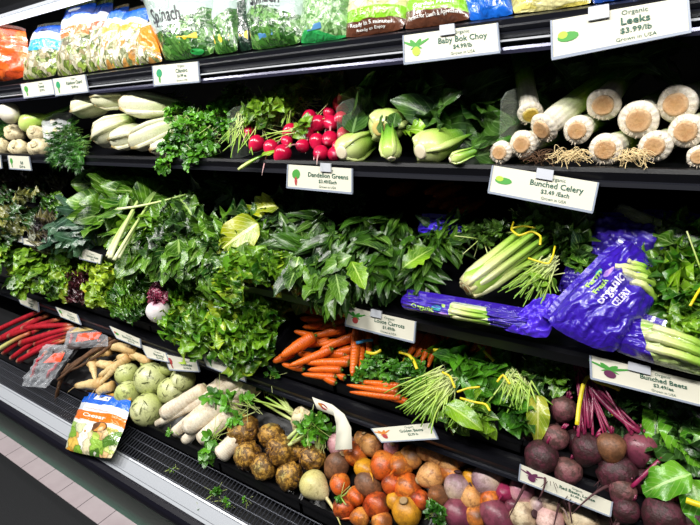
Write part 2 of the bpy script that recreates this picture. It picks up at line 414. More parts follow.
def price_card(pix, Yt, Yb, lines, icon, label, group=None, clip=None, tx=.64, hs=None, cols=None):
    """pix: TL TR BR BL in the photo; the card hangs on the shelf rail between Yt and Yb"""
    TL, TR, BR, BL = (PY(px, py, y) for (px, py), y in zip(pix, (Yt, Yt, Yb, Yb)))
    c = (TL + TR + BR + BL) / 4
    t = thing('price_card', label, 'price card', c, group)
    S0 = quad_surf(BL, BR, TR, TL, 0.0)
    W = np.linalg.norm(TR - TL); H = np.linalg.norm(TL - BL)
    S = lambda u, v, side=1, off=0.0: S0(u, v, side, off)
    mb = MB()
    def slab(mb, u0, u1, v0, v1, a, b):
        P = [S(u, v, 1, o) for o in (a, b) for u, v in ((u0, v0), (u1, v0), (u1, v1), (u0, v1))]
        mb.add(P, [(3, 2, 1, 0), (4, 5, 6, 7), (0, 1, 5, 4), (1, 2, 6, 5), (2, 3, 7, 6), (3, 0, 4, 7)])
    slab(mb, 0, 1, 0, 1, -.0008, .0008); card = mb.build('card', CARD, t, False)
    mb = MB(); slab(mb, -.01, 1.01, -.05, .035, -.002, .0022); slab(mb, -.012, .004, 0, 1, -.002, .0022); slab(mb, .996, 1.012, 0, 1, -.002, .0022)
    mb.build('sleeve', SLV, t, False)
    mb = MB(); hs = hs or [.13, .20, .15, .105]; ys = [.87, .64, .38, .15]
    if len(lines) == 3: ys = [.78, .50, .22]; hs = [.14, .22, .17]
    for s, h, y in zip(lines, hs, ys):
        if s:
            V, _ = text_geo(s, 0.0); wd = (V[:, 0].max() - V[:, 0].min()) * h * H / .72
            put_text(mb, S, s, tx, y, h, None if wd < .6 * W else .6, W, H, off=.0016, bold=.0 if h < .15 else .015)
    if mb.n: mb.build('printed_text', INK, card, False)
    if icon:
        mb = MB(); kind, A, B = icon; k = H / W
        if kind == 'bunch':
            for a in (-.5, -.2, .15, .45): patch(mb, S, blob(.15 + a * .09, .62, .03, .2, 10, -a * 1.2), .0014, 0)
            patch(mb, S, blob(.15, .38, .045, .17), .0017, 1)
        elif kind == 'leafy':
            patch(mb, S, blob(.15, .6, .065, .22), .0014, 0); patch(mb, S, blob(.15, .3, .02, .2), .0017, 1)
        elif kind == 'long':
            patch(mb, S, blob(.14, .5, .085, .13, 12, -.35 * k), .0014, 0); patch(mb, S, blob(.10, .56, .04, .10), .0017, 1)
        else:
            for a, b in ((-.3, .1), (.2, 0), (.6, -.2)): patch(mb, S, blob(.15 + a * .08, .5 + b * .3, .045, .13), .0014, 0)
            patch(mb, S, blob(.08, .64, .045, .15), .0017, 1)
        mb.build('picture', [A, B], card, False)
    if clip is not None:
        mb = MB(); slab(mb, clip - .08, clip + .08, .80, 1.16, .001, .005); mb.build('clip', CLIPM, t, False)
    return t

# ------------------------------------------------------------------ the display case
BLK = flat('black_steel', '#0b0b10', .32, 0, .05, 300, .5); BLK2 = flat('black_plastic', '#08080b', .4); DK_GREY = flat('dark_grey_steel', '#15161d', .3)
X0, X1 = -5.6, 1.0
def struct(name, mb, mat, **k):
    o = mb.build(name, mat, None, False, loc=(0, 0, 0), **k); o['kind'] = 'structure'; return o
# floor: dark mat in the aisle, a strip of pale tiles along the foot of the case
t = NT('aisle_floor'); n = t.noise(260, 4)
t.L(t.ramp(n, [(.35, '#07080b'), (.62, '#101218'), (.74, '#24262e')]), t.b.inputs['Base Color']); t.b.inputs['Roughness'].default_value = .75; t.bump(n, .5)
mb = MB(); box(mb, -8, 5, -3.5, 2.2, -.05, 0); struct('floor', mb, t.mat)
t = NT('floor_tiles'); px = t.n('SeparateXYZ', i0=t.pos()).outputs[0]
g = t.math('LESS_THAN', t.math('FRACT', t.math('DIVIDE', t.math('ADD', px, .05), .152)), .02)
t.L(t.mix(g, t.mix(t.noise(9, 3), rgb('#a99aa0'), rgb('#c9bcc0')), rgb('#3a3338')), t.b.inputs['Base Color']); t.b.inputs['Roughness'].default_value = .45
mb = MB(); box(mb, -8, 5, .606, .76, -.04, .003); o = struct('trim_1', mb, t.mat)
t = NT('back_wall'); t.b.inputs['Base Color'].default_value = rgb('#0c0d11'); t.b.inputs['Roughness'].default_value = .5
mb = MB(); box(mb, -8, 5, 2.1, 2.2, 0, 3.2); struct('wall_back', mb, t.mat)
case = thing('refrigerated_display_case', 'long black open refrigerated produce case with silver front ledge', 'display case', (-2.2, .9, 0))
mb = MB(); box(mb, X0, X1, 1.58, 1.66, .1, 2.3); mb.build('back_panel', BLK2, case, False)
mb = MB(); box(mb, X0, X1, .680, .72, .004, .42); mb.build('kick_panel', flat('green_kick', '#1f6a55', .45), case, False)
mb = MB(); prism(mb, X0, X1, [(.72, .02), (1.6, .02), (1.6, .60), (.99, .60), (.72, .44)]); mb.build('base', BLK2, case, False)
mb = MB(); pr = []
for i in range(9):
    a = math.pi * (.5 + i / 8.0); pr.append((.572 + .028 * math.cos(a), .424 + .027 * math.sin(a)))
prism(mb, X0, X1, pr + [(.682, .397), (.682, .43), (.572, .452)]); mb.build('bumper', flat('bumper_rubber', '#12111b', .3, 0, .0), case, False)
STEEL = flat('brushed_steel', '#b9bdc5', .35, .25, 0)
mb = MB(); prism(mb, X0, X1, [(.567, .452), (.5735, .457), (.573, .445)]); prism(mb, X0, X1, [(.5745, .458), (.598, .4770), (.600, .462), (.575, .446)])
prism(mb, X0, X1, [(.5995, .478), (.604, .4805), (.605, .470), (.6, .466)])
mb.build('steel_ledge', STEEL, case, False)
mb = MB(); prism(mb, X0, X1, [(.60, .44), (.70, .455), (.70, .462), (.60, .449)]); mb.build('grille_well', BLK2, case, False)
mb = MB(); k = 0; x = X0
GR = flat('grille_wire', '#4c4e57', .25, .3)
xs = np.arange(X0 + .01, X1, .0125)
for x in xs:
    v = [(x - .0012, .604, .476), (x + .0012, .604, .476), (x + .0012, .688, .500), (x - .0012, .688, .500), (x, .604, .4785), (x, .688, .5025)]
    mb.add(v, [(0, 1, 2, 3), (0, 3, 5, 4), (1, 4, 5, 2), (0, 4, 1), (3, 2, 5)])
for y, z in ((.608, .4795), (.632, .4865), (.656, .4935), (.680, .5005)):
    tube(mb, [(X0, y, z), (X1, y, z)], .0015, 5)
mb.build('air_grille', GR, case, False)
# the shelves
def shelf(name, Y, zb, zt, zs, label, pan=None, steps=()):
    t = thing(name, label, 'shelf', ((X0 + X1) / 2, Y, zb))
    mb = MB(); prism(mb, X0, X1, pan or [(Y + .005, zb + .004), (1.575, zb + .03), (1.575, zb + .045), (Y + .005, zs)]); mb.build('shelf_pan', BLK, t, False)
    return t
LIP = flat('shelf_lip_grey', '#3c3c52', .25, .3); LINE = flat('bright_chrome_strip', '#e6e9f0', .12, .6)
s1 = shelf('display_shelf', 1.0, 1.5, 1.558, 1.548, 'top black shelf carrying the bagged salads, with chrome strip along its edge')
mb = MB()
prism(mb, X0, X1, [(.990, 1.556), (1.004, 1.560), (1.004, 1.525), (.996, 1.525)]); prism(mb, X0, X1, [(.986, 1.543), (.992, 1.547), (.996, 1.540), (.990, 1.536)]); prism(mb, X0, X1, [(.985, 1.532), (.991, 1.535), (.996, 1.529), (.99, 1.525)])
mb.build('price_rail', DK_GREY, s1, False)
mb = MB(); prism(mb, X0, X1, [(.980, 1.519), (.984, 1.5225), (1.0, 1.523), (1.0, 1.517)]); mb.build('chrome_strip', LINE, s1, False)
mb = MB(); prism(mb, X0, X1, [(.980, 1.505), (.982, 1.510), (1.006, 1.510), (1.006, 1.4985), (.982, 1.4985)]); mb.build('shelf_lip', LIP, s1, False)
s2 = shelf('display_shelf', .95, 1.277, 1.307, 1.297, 'middle black shelf carrying the fennel, radishes and leeks')
mb = MB(); prism(mb, X0, X1, [(.942, 1.300), (.945, 1.307), (.958, 1.307), (.958, 1.278), (.946, 1.278)]); mb.build('price_rail', BLK, s2, False)
mb = MB(); prism(mb, X0, X1, [(.936, 1.277), (.938, 1.284), (.946, 1.286), (.950, 1.277)]); mb.build('shelf_lip', DK_GREY, s2, False)
s3 = shelf('display_shelf', .865, .972, 1.001, .996, 'lower black shelf carrying the bunched greens and celery', pan=[(.865, .976), (1.575, 1.12), (1.575, 1.14), (.865, .994)])
mb = MB(); prism(mb, X0, X1, [(.856, .993), (.859, 1.001), (.871, 1.001), (.871, .972), (.860, .972)]); mb.build('price_rail', BLK, s3, False)
s4 = shelf('display_shelf', .80, .735, .763, .758, 'lowest black shelf above the deck, carrying the trays of lettuce and carrots', pan=[(.805, .738), (1.575, .895), (1.575, .91), (.805, .758)])
mb = MB(); prism(mb, X0, X1, [(.794, .755), (.797, .763), (.811, .763), (.811, .735), (.798, .735)]); mb.build('price_rail', BLK, s4, False)
mb = MB(); prism(mb, X0, X1, [(.790, .733), (.792, .739), (.801, .741), (.804, .733)]); mb.build('shelf_lip', DK_GREY, s4, False)
s0 = shelf('display_shelf', 1.06, 1.80, 1.83, 1.83, 'uppermost black shelf over the bagged salads, only its underside in view', pan=[(1.06, 1.80), (1.575, 1.82), (1.575, 1.84), (1.06, 1.83)])
lampm = NT('tube_glow'); lampm.b.inputs['Emission Color'].default_value = (.95, .97, 1, 1); lampm.b.inputs['Emission Strength'].default_value = 1.2
tl = thing('tube_lamp', 'bright white tube lamp under the uppermost shelf front', 'lamp', (-2.3, 1.05, 1.79))
mb = MB(); tube(mb, [(X0, 1.055, 1.785), (X1, 1.055, 1.785)], .011, 10); mb.build('glowing_tube', lampm.mat, tl)
mb = MB(); prism(mb, X0, X1, [(1.040, 1.798), (1.085, 1.798), (1.072, 1.808), (1.050, 1.808)]); mb.build('reflector', STEEL, tl, False)
# trays of the lowest shelf and of the deck
def tray(xa, xb, fr, label, group, hb=.26):
    (y, z0, z1) = fr; t = thing('black_tray', label, 'tray', ((xa + xb) / 2, y, z0), group); mb = MB()
    sl = .42 if y > .8 else .83; b = .006; e = .008
    mb_pts = lambda: None
    prism(mb, xa + .001, xb - .001, [(y, z0), (y + b, z0), (y + b, z1), (y - .003, z1 + .001), (y - .004, z1 - .006), (y, z1 - .008)])
    prism(mb, xa + .001, xb - .001, [(y, z0), (y + hb, z0 + sl * hb * .75), (y + hb, z0 + sl * hb * .75 + .006), (y, z0 + .006)])
    for q in (xa + .001, xb - .005):
        prism(mb, q, q + .004, [(y, z0), (y + hb, z0 + sl * hb * .75), (y + hb, z0 + sl * hb * .75 + .05), (y, z1)])
    mb.build('tray_shell', BLK2, t, False, bevel=.0); return t
RIM4 = (.826, .7655, .801); RIMD = (.682, .503, .5465)
def xat(px, py, Y): return float(PY(px, py, Y)[0])
xs4 = [xat(*q, .826) for q in ((14, 275), (60, 288), (148, 318), (192, 336), (263, 359), (334, 381), (402, 400), (523, 443), (700, 505))]
xs4 = [X0 * .6] + xs4[:-1] + [xs4[-1] + .02]
nm4 = ['tray of romaine at the far left of the lowest shelf', 'black tray of green leaf lettuce on the lowest shelf', 'black tray of red and curly lettuce above the parsnips', 'short black tray holding the radicchio head', 'black tray of drooping green lettuce left of the loose carrots',
       'black tray heaped with loose carrots', 'black tray of bunched carrots with leafy tops', 'black tray of bunched spinach left of the beets', 'black tray of bunched beets at the right']
for i in range(9): tray(xs4[i], xs4[i + 1], RIM4, nm4[i], 'trays on the lowest shelf')
xd = [xat(*q, .682) for q in ((0, 362), (58, 386), (126, 417), (219, 461), (300, 500), (420, 570), (700, 760))]
xd = [-3.6] + xd[1:-1] + [.55]
nmd = ['black deck tray under the rhubarb stalks', 'black deck tray under the parsnips and burdock', 'black deck tray of kohlrabi and white daikon', 'black deck tray under the brown celery roots', 'black deck tray of golden beets', 'black deck tray of purple and pink roots at the lower right']
for i in range(6): tray(xd[i], xd[i + 1], RIMD, nmd[i], 'trays in the deck', .16)
# clear acrylic dividers on the middle shelf
ACR = plastic('acrylic', .10, '#cfdccf')
for pa, desc in (((339, 160), 'clear acrylic divider between the radishes and the bok choy'), ((499, 163), 'clear acrylic divider between the bok choy and the leeks'), ((232, 158), 'clear acrylic divider left of the radishes')):
    p = PY(pa[0], pa[1], .962); mb = MB(); x = p[0]
    prism(mb, x - .0015, x + .0015, [(.962, 1.300), (1.3, 1.316), (1.3, 1.45), (1.0, 1.432), (.972, 1.42)])
    o = mb.build('shelf_divider', ACR, None, False, loc=(x, 1.1, 1.31)); tag(o, desc, 'divider')

def uvof(pix, x, y):
    """u, v on a quad (photo corners BL BR TR TL) of the photo point x, y"""
    q = [np.array(p[:2], float) for p in pix]; u = v = .5
    for _ in range(12):
        f = (1-u)*(1-v)*q[0] + u*(1-v)*q[1] + u*v*q[2] + (1-u)*v*q[3] - (x, y)
        fu = (1-v)*(q[1]-q[0]) + v*(q[2]-q[3]); fv = (1-u)*(q[3]-q[0]) + u*(q[2]-q[1])
        d = np.linalg.solve(np.array([fu, fv]).T, f); u -= d[0]; v -= d[1]
    return u, v
# ================================================================== produce: roots and bulbs
RN = random.Random(7)
def U(a, b): return RN.uniform(a, b)
DIRT = '#4a3220'
m_kohl = veg('kohlrabi_skin', [(0, '#cfd58a'), (.5, '#c3cf7c'), (.9, '#d9dfa6'), (1, '#eef0cf')], '#3c3a20', .6, 55, .1, .4, .25, 120, spec=.5, dthr=.60)
m_daik = veg('daikon_skin', [(0, '#e9dcc4'), (.06, '#f3ebd9'), (.9, '#efe2ca'), (1, '#e2cfae')], '#b08a5c', .3, 50, .05, .45, .2, 90, rings=14)
m_celr = veg('celery_root_skin', [(0, '#7a5220'), (.4, '#ad7a2c'), (.8, '#cfa045'), (1, '#b6a560')], '#3a200c', .8, 85, .25, .5, 1.0, 90, dthr=.50)
m_turn = veg('white_turnip_skin', [(0, '#e5d9ae'), (.5, '#dcd28c'), (.85, '#cfca7a'), (1, '#a9ad58')], '#7a6a30', .4, 90, .1, .4, .3, 120, dthr=.6)
m_gold = veg('golden_beet_skin', [(0, '#c0621e'), (.3, '#de7c20'), (.55, '#e39a44'), (.75, '#cf7a34'), (1, '#5e3c22')], '#7c4726', .7, 55, .3, .38, .35, 130, dthr=.52)
m_oran = veg('orange_beet_skin', [(0, '#c25018'), (.35, '#dd641a'), (.55, '#df8434'), (.75, '#d8661f'), (1, '#5e3320')], '#7a3c18', .7, 60, .3, .38, .35, 130, dthr=.55)
m_deep = veg('deep_orange_beet_skin', [(0, '#9c3414'), (.4, '#c4481a'), (.6, '#cc6024'), (.8, '#a5431f'), (1, '#4c2a1c')], '#54220f', .7, 60, .3, .38, .35, 130, dthr=.55)
m_brow = veg('brown_beet_skin', [(0, '#a0602f'), (.35, '#8f6040'), (.7, '#8a5f45'), (1, '#4b3526')], '#4f3524', .6, 60, .14, .5, .4, 130, dthr=.52)
m_beig = veg('beige_beet_skin', [(0, '#d89a5c'), (.4, '#e0ac70'), (.75, '#d8964e'), (1, '#7a5638')], '#8a5a3a', .7, 75, .25, .4, .6, 110, dthr=.55)
m_yell = veg('yellow_beet_skin', [(0, '#c98418'), (.4, '#e3a321'), (.75, '#df9d2a'), (1, '#6e4a22')], '#8a5a1f', .5, 55, .1, .4, .3, 130, dthr=.57)
m_purp = veg('purple_beet_skin', [(0, '#38181f'), (.35, '#52202e'), (.7, '#5c2a3a'), (.9, '#4c2a30'), (1, '#3a2420')], '#2c1a18', .8, 80, .15, .5, .9, 120, dthr=.5)
m_purl = veg('pale_beet_skin', [(0, '#5c2c34'), (.35, '#7c4452'), (.7, '#865858'), (1, '#4a342a')], '#43302a', .8, 80, .15, .5, .9, 120, dthr=.52)
m_maro = veg('maroon_beet_skin', [(0, '#5a2338'), (.4, '#7c3a50'), (.75, '#8a4a58'), (1, '#3b2228')], '#4a2830', .5, 60, .2, .35, .3, 120, dthr=.55)
m_pink = veg('pink_turnip_skin', [(0, '#e2c8bd'), (.4, '#e0b4b4'), (.75, '#c58498'), (1, '#8b4a5e')], '#8f6a5a', .5, 60, .2, .4, .3, 120, dthr=.58)
m_lilac = veg('lilac_turnip_skin', [(0, '#dcc6a8'), (.3, '#d6bfa6'), (.6, '#b79aa0'), (.85, '#8a6478'), (1, '#5d4450')], '#6f5a4a', .5, 55, .22, .45, .35, 120, dthr=.56)
m_crea = veg('cream_turnip_skin', [(0, '#6b4f34'), (.12, '#d9c49a'), (.6, '#e2d2b2'), (.85, '#c9b092'), (1, '#6d5340')], '#6a4f38', .6, 55, .12, .45, .35, 120, dthr=.56)
m_mage = veg('magenta_beet_skin', [(0, '#8a1f4a'), (.5, '#ab2c60'), (1, '#6b1e3c')], '#6b2a3a', .4, 55, .12, .35, .3, 120)
m_radi = veg('radish_skin', [(0, '#d98aa0'), (.10, '#d3204e'), (.35, '#c4103f'), (.85, '#bb0f3c'), (1, '#a52a48')], None, 0, 50, .05, .2, .06, 60, sss=.1)
m_fenn = veg('fennel_bulb_skin', [(0, '#b39766'), (.10, '#cdbf8c'), (.2, '#ecebd0'), (.6, '#e4e9c6'), (.9, '#c4d894'), (1, '#8fb35a')], '#a88f5c', .35, 60, .05, .35, .35, 60, stripes=7, dthr=.62)
m_leek = veg('leek_shaft', [(0, '#efe7dc'), (.08, '#f6f2e8'), (.15, '#e8edcb'), (.24, '#a0d030'), (.42, '#3f8a28'), (1, '#1f4a2c')], '#c9b69a', .3, 70, .04, .35, .3, 70, stripes=14, dthr=.62)
m_plate = veg('leek_root_plate', [(0, '#b9905c'), (.45, '#c9a074'), (.8, '#d6b68e'), (1, '#e6d8c6')], '#b07d4a', .5, 120, .04, .6, .5, 150, dthr=.55)
m_platy = veg('leek_yellow_plate', [(0, '#c9a52a'), (.6, '#d9ba38'), (1, '#eadfae')], '#a8862a', .5, 120, .04, .6, .5, 150, dthr=.55)
m_bok = veg('bok_choy_base', [(0, '#cfd79a'), (.2, '#d3e294'), (.5, '#b0d060'), (.75, '#7fb43a'), (1, '#3f7f28')], None, 0, 50, .05, .28, .2, 50, stripes=6, sss=.05)
m_carr = veg('carrot_skin', [(0, '#d9641a'), (.2, '#ea6d17'), (.8, '#e4630f'), (.95, '#c9560f'), (1, '#5c6b28')], '#a8480e', .45, 70, .04, .38, .35, 90, rings=18, dthr=.57)
m_pars = veg('parsnip_skin', [(0, '#d8b070'), (.3, '#ecd096'), (.85, '#eed6a0'), (1, '#b89458')], '#a8783c', .35, 60, .06, .5, .35, 90, rings=12, dthr=.56)
m_ging = veg('ginger_skin', [(0, '#dccb9c'), (.5, '#ebe0bc'), (1, '#e0d2a4')], '#8a6a40', .5, 60, .1, .5, .4, 90, rings=5, dthr=.58)
m_burd = veg('burdock_skin', [(0, '#5f4028'), (1, '#7a5636')], '#3d2818', .6, 60, .2, .7, .6, 120, dthr=.5)
m_burk = veg('dark_root_skin', [(0, '#352a2a'), (1, '#4a3a38')], '#241a1a', .5, 60, .2, .6, .5, 120)
m_rhub = veg('rhubarb_skin', [(0, '#e8a890'), (.06, '#b81f2c'), (.5, '#c4283a'), (.8, '#b52433'), (1, '#c98a5a')], '#7c1420', .4, 40, .05, .3, .2, 70, stripes=5)
m_rhug = veg('green_rhubarb_skin', [(0, '#dccf9a'), (.3, '#c9c87a'), (.7, '#c58a5a'), (1, '#b5503a')], None, 0, 50, .1, .35, .2, 70, stripes=5)
m_beetst = veg('beet_stalk', [(0, '#a02258'), (.5, '#8c2050'), (1, '#982c56')], '#4f1430', .6, 60, .1, .35, .2, 80, stripes=2)
m_lime = veg('lime_stalk', [(0, '#d9e3a4'), (.5, '#b4d060'), (1, '#7fb03c')], None, 0, 50, .1, .35, .15, 60, stripes=2)
m_pale = veg('pale_stalk', [(0, '#e4e9c2'), (.5, '#cfe096'), (1, '#9cc45c')], None, 0, 50, .1, .35, .15, 60, stripes=2)
m_gst = veg('green_stalk', [(0, '#7fae48'), (.5, '#4f8a30'), (1, '#3f7a2c')], None, 0, 50, .1, .4, .15, 60)
m_root = flat('fine_roots', '#e0c896', .7, 0, 0); m_rootd = flat('dark_fine_roots', '#4c2c30', .7)
m_cut = flat('pale_cut_face', '#e6d9bc', .6, 0, .2, 200, var=.2); m_cutb = flat('brown_cut_face', '#a88a62', .7, 0, .4, 200, var=.35)
YEL = veg('yellow_tie_band', [(0, '#e3cf1f'), (1, '#e8d62a')], '#8f8420', .5, 160, .01, .35, .1, 60, dthr=.62); BLU = flat('blue_tie_band', '#3f8fc4', .35)
L = lambda n, *a, **k: leafm(n, *a, **k)
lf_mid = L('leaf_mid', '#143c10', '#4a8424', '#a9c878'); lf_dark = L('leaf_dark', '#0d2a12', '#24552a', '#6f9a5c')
lf_brt = L('leaf_bright', '#2c6410', '#78b42a', '#c4dc78'); lf_lett = L('leaf_lettuce', '#1f5410', '#6aa82c', '#bcd87c', vamt=.35)
lf_curl = L('leaf_curly', '#1f5c10', '#5ca42c', '#b0d070', vamt=.2); lf_yel = L('leaf_yellow', '#7a9c0c', '#9cb00e', '#f0f0a0', vamt=.9, vs=8)
lf_coll = L('leaf_collard', '#184c10', '#549228', '#b8d87c', vamt=.8); lf_dino = L('leaf_dino', '#123a34', '#3a6e62', '#7fa890', vs=9, bump=1.0)
lf_dand = L('leaf_dandelion', '#0a2c08', '#2a6414', '#84ac58', vamt=.45); lf_purp = L('leaf_purple_kale', '#2a2238', '#5c6448', '#8a7a94', vs=6, vamt=.4)
lf_silv = L('leaf_silver_kale', '#343c4c', '#8090a0', '#a8b4c0', vamt=.4); lf_olive = L('leaf_olive_kale', '#33402a', '#7c8a50', '#a8a878', vamt=.4)
lf_pal = L('leaf_pale_lettuce', '#5c9418', '#a4cc44', '#d8e8a0', vamt=.4)
lf_red = L('leaf_red_lettuce', '#2c0c18', '#54202c', '#7a4a3a', vamt=.3); lf_radc = L('leaf_radicchio', '#6a123a', '#96204c', '#e6ccd4', vamt=.8)
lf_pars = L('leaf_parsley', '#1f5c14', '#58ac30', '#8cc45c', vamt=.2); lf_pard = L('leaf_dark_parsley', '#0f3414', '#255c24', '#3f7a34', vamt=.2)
lf_dill = L('leaf_dill', '#0f401c', '#357c38', '#6cb05c', vamt=.1); lf_spin = L('leaf_spinach', '#124410', '#3f8c20', '#8cc05c', vamt=.4)
lf_beet = L('leaf_beet', '#2c7a1c', '#66b43a', '#b8d880', vamt=.5); lf_beet2 = L('leaf_pale_beet', '#7a9a30', '#b4c454', '#dcd890', vamt=.5)
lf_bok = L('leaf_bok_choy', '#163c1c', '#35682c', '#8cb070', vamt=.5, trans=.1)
def stamp(t, c, axis, r, mats, nroot=0):
    pass
SEED = [0]; BP = ((.80, .77), (.98, .91))
def bulb(name, label, cat, group, px, py, rp, pl, mat, axis=None, el=1.0, tip=.35, crown=.1, lump=.05, ls=1.4, lift=0.0, tail=None, stalks=0, stm=None, smat=None, tlen=1.2, sq=1.0, cutb=False, part='root', P=None, scar=None):
    SEED[0] += 1; sd = SEED[0]
    p = PP(px, py, pl, lift) if P is None else np.array(P, float)
    r = rp * mpp(p) * (1.07 if pl is DK or pl is BP else 1.03)
    if axis is None: axis = nrm((U(-1, 1), U(-.4, .9), U(-.3, .9)))
    axis = nrm(axis)
    t = thing(name, label, cat, p - np.array((0, 0, r)), group)
    mb = MB(); revolve(mb, p, axis, ball_prof(r, tip, crown, 15, el), 22, lump, ls, sd, squash=sq); mb.build(part, mat, t)
    if tail:                                                             # thin root at the tip
        mb = MB(); a = p - axis * r * (el + tip * .9); q = rv(RN) * .25
        c = a - axis * r * tlen * .5 + q * r * .3; e = a - axis * r * tlen + q * r + np.array((0, -.1, -.35)) * r * tlen
        tube(mb, bez(a + axis * r * .35, c, e, 7), np.linspace(.16, .02, 7) * r, 6); mb.build('tail', tail, t)
    if stalks:
        mb = MB(); b0 = p + axis * r * el * .9
        for i in range(stalks):
            x, y, _ = frame(axis); an = U(0, 6.28); o = (x * math.cos(an) + y * math.sin(an)) * r * U(.05, .25)
            ln = r * U(.25, .6); tube(mb, [b0 + o * .6, b0 + o * 1.2 + axis * ln], [r * .09, r * .07], 6)
        mb.build('stalk_stubs', stm or m_lime, t)
    if scar:                                                             # brown crown scar: a shallow cut disc
        mb = MB(); b0 = p + axis * r * (el + crown * .9)
        revolve(mb, b0, axis, [(-.10 * r, .30 * r), (-.0 * r, .26 * r), (.02 * r, .16 * r), (-.0 * r, .04 * r)], 12, .12, 2, sd); mb.build('crown_scar', scar, t)
    return t, p, r, axis
toward = lambda a=0, b=0: nrm((a, -1.0, b))
# ---- kohlrabi
for px, py, r, d, ax_ in (
    (127, 374, 11, 'small pale kohlrabi beside the parsnips, highest on the left', (-.3, -.2, 1)), (151, 379, 15.5, 'largest round green kohlrabi in the middle of its heap', (.35, -.5, .8)),
    (183, 379, 12, 'pale kohlrabi with a ringed leaf scar facing front, under the price card', (.1, -1, .5)), (171, 391, 12.5, 'plain kohlrabi touching the daikon tips', (.6, -.2, .5)),
    (147, 410, 15.5, 'green kohlrabi at the tray front, right of the fallen bag', (.2, -.7, .5)), (128, 393, 12, 'kohlrabi half hidden behind the blue top of the fallen bag', (-.5, .2, .6)),
    (168, 367, 8, 'kohlrabi tucked behind the heap, below the price cards', (.2, 0, 1)), (148, 362, 7, 'small kohlrabi at the back beside the parsnip ends', (-.2, 0, 1))):
    t, p, rr, a = bulb('kohlrabi', d, 'kohlrabi', 'kohlrabi in the deck tray', px, py, r, DK, m_kohl, ax_, .92, .15, 0, .04, part='bulb', lift=-.01)
    mb = MB(); x, y, _ = frame(a)
    for k in range(7):                                                  # leaf scars round the crown
        an = k * 2.4; th = .30 + .13 * k; n_ = a * math.cos(th) + (x * math.cos(an) + y * math.sin(an)) * math.sin(th)
        tg = nrm(np.cross(n_, a)); c = p + n_ * rr * .93
        tube(mb, [c - tg * rr * .24, c - tg * rr * .1 + n_ * rr * .055, c + tg * rr * .1 + n_ * rr * .055, c + tg * rr * .24], [.008 * rr, .028 * rr, .028 * rr, .008 * rr], 6)
    mb.build('leaf_scars', flat('kohlrabi_scar', '#5f6336', .7), t)
# ---- white daikons: blunt sticks with cut ends
def stick(name, label, cat, group, a, b, r0, r1, mat, pl, la=0, lb=0, cut=None, bend=0.0, taper=1, ns=14, n=12, lump=.1, tipmat=None):
    """a and b: photo positions of the near blunt end and the far end"""
    A = PP(*a, pl, la); B = PP(*b, pl, lb); k = mpp(A); r0 *= k; r1 *= k; SEED[0] += 1
    d = nrm(B - A); up = np.array((0, 0, 1.0)); C = (A + B) / 2 + up * bend
    t = thing(name, label, cat, (A + B) / 2 - up * max(r0, r1), group)
    P = bez(A, C, B, n); rad = [r0 + (r1 - r0) * (i / (n - 1)) ** taper for i in range(n)]
    rad[0] *= .9; rad[-1] *= .75
    mb = MB(); tube(mb, P, rad, ns, lump=lump, seed=SEED[0]); mb.build('root', mat, t)
    if cut:
        mb = MB(); revolve(mb, A, -d, [(0, r0 * .86), (.0008, r0 * .84), (.0012, r0 * .5), (.0013, .01 * r0)], 16, .03, 1, 1); mb.build('cut_end', cut, t)
    return t, A, B
for a, b, r0, r1, la, lb, d in (
    ((164, 414), (206, 389), 8, 8, .03, .03, 'thick white daikon lying on top, its blunt end over the kohlrabi side'), ((157, 424), (252, 374), 4, 7, .012, .03, 'longest white daikon with a thin tip, furthest left of the daikons'),
    ((174, 433), (211, 404), 5.5, 7, .01, .015, 'slim white daikon at the tray front, parsley leaf beside its end'), ((187, 428), (226, 404), 9, 8.5, .026, .02, 'thick white daikon in the middle, its cut face turned to the aisle'),
    ((201, 440), (238, 408), 8, 8, .012, .01, 'white daikon behind the drooping celery leaf, cut end forward'), ((220, 455), (240, 436), 9.5, 8, .018, .012, 'short stubby white daikon nearest the celery roots'),
    ((228, 398), (262, 383), 8, 8, .0, .0, 'white daikon at the back, just under the long price card'), ((206, 396), (233, 376), 8, 8, -.005, .0, 'white daikon wedged behind the celery leaves'),
    ((184, 441), (205, 424), 5, 6, -.01, -.01, 'small greyish daikon end low between two thick ones'), ((214, 424), (240, 400), 7, 7, -.012, -.012, 'white daikon mostly covered by the leafy sprig')):
    stick('daikon', d, 'daikon radish', 'white daikons in the deck tray', a, b, r0, r1, m_daik, DK, la, lb, m_cut)
# ---- parsnips, burdock, rhubarb
for a, b, r0, r1, la, d in (
    ((137, 350), (106, 346), 6, 4, .02, 'parsnip lying across the top of the parsnips'), ((150, 362), (124, 350), 4.5, 4, .012, 'parsnip pointing at the kohlrabi from the left'), ((128, 357), (97, 387), 5, 1.5, .028, 'long curved parsnip with a whisker end reaching the fallen bag'),
    ((124, 362), (100, 376), 5, 3, .02, 'parsnip across the middle of the parsnips'), ((92, 362), (96, 382), 5.5, 1.2, .018, 'hooked parsnip hanging at the left of the parsnips'), ((103, 384), (76, 386), 7, 3, .004, 'fat knobbly parsnip at the tray front above the fallen bag'),
    ((113, 386), (98, 392), 6, 4, .0, 'stubby parsnip behind the top edge of the fallen bag'), ((115, 367), (98, 364), 5, 4, .01, 'short parsnip in the middle of the pile'), ((142, 356), (118, 358), 5, 3.5, .0, 'parsnip half under the longer ones'), ((110, 352), (90, 358), 4, 2.5, .012, 'thin parsnip beside the burdock roots')):
    t, A, B = stick('parsnip', d, 'parsnip', 'parsnips in the deck tray', a, b, r0, r1, m_pars, DK, la, la * .5, None, .004, .8, lump=.25)
    mb = MB(); tube(mb, bez(B, B + (B - A) * .15 + rv(RN) * .004, B + (B - A) * .3 + np.array((0, -.01, -.02)), 6), [.0016, .0012, .001, .0008, .0006, .0004], 4); mb.build('whisker', m_pars, t)
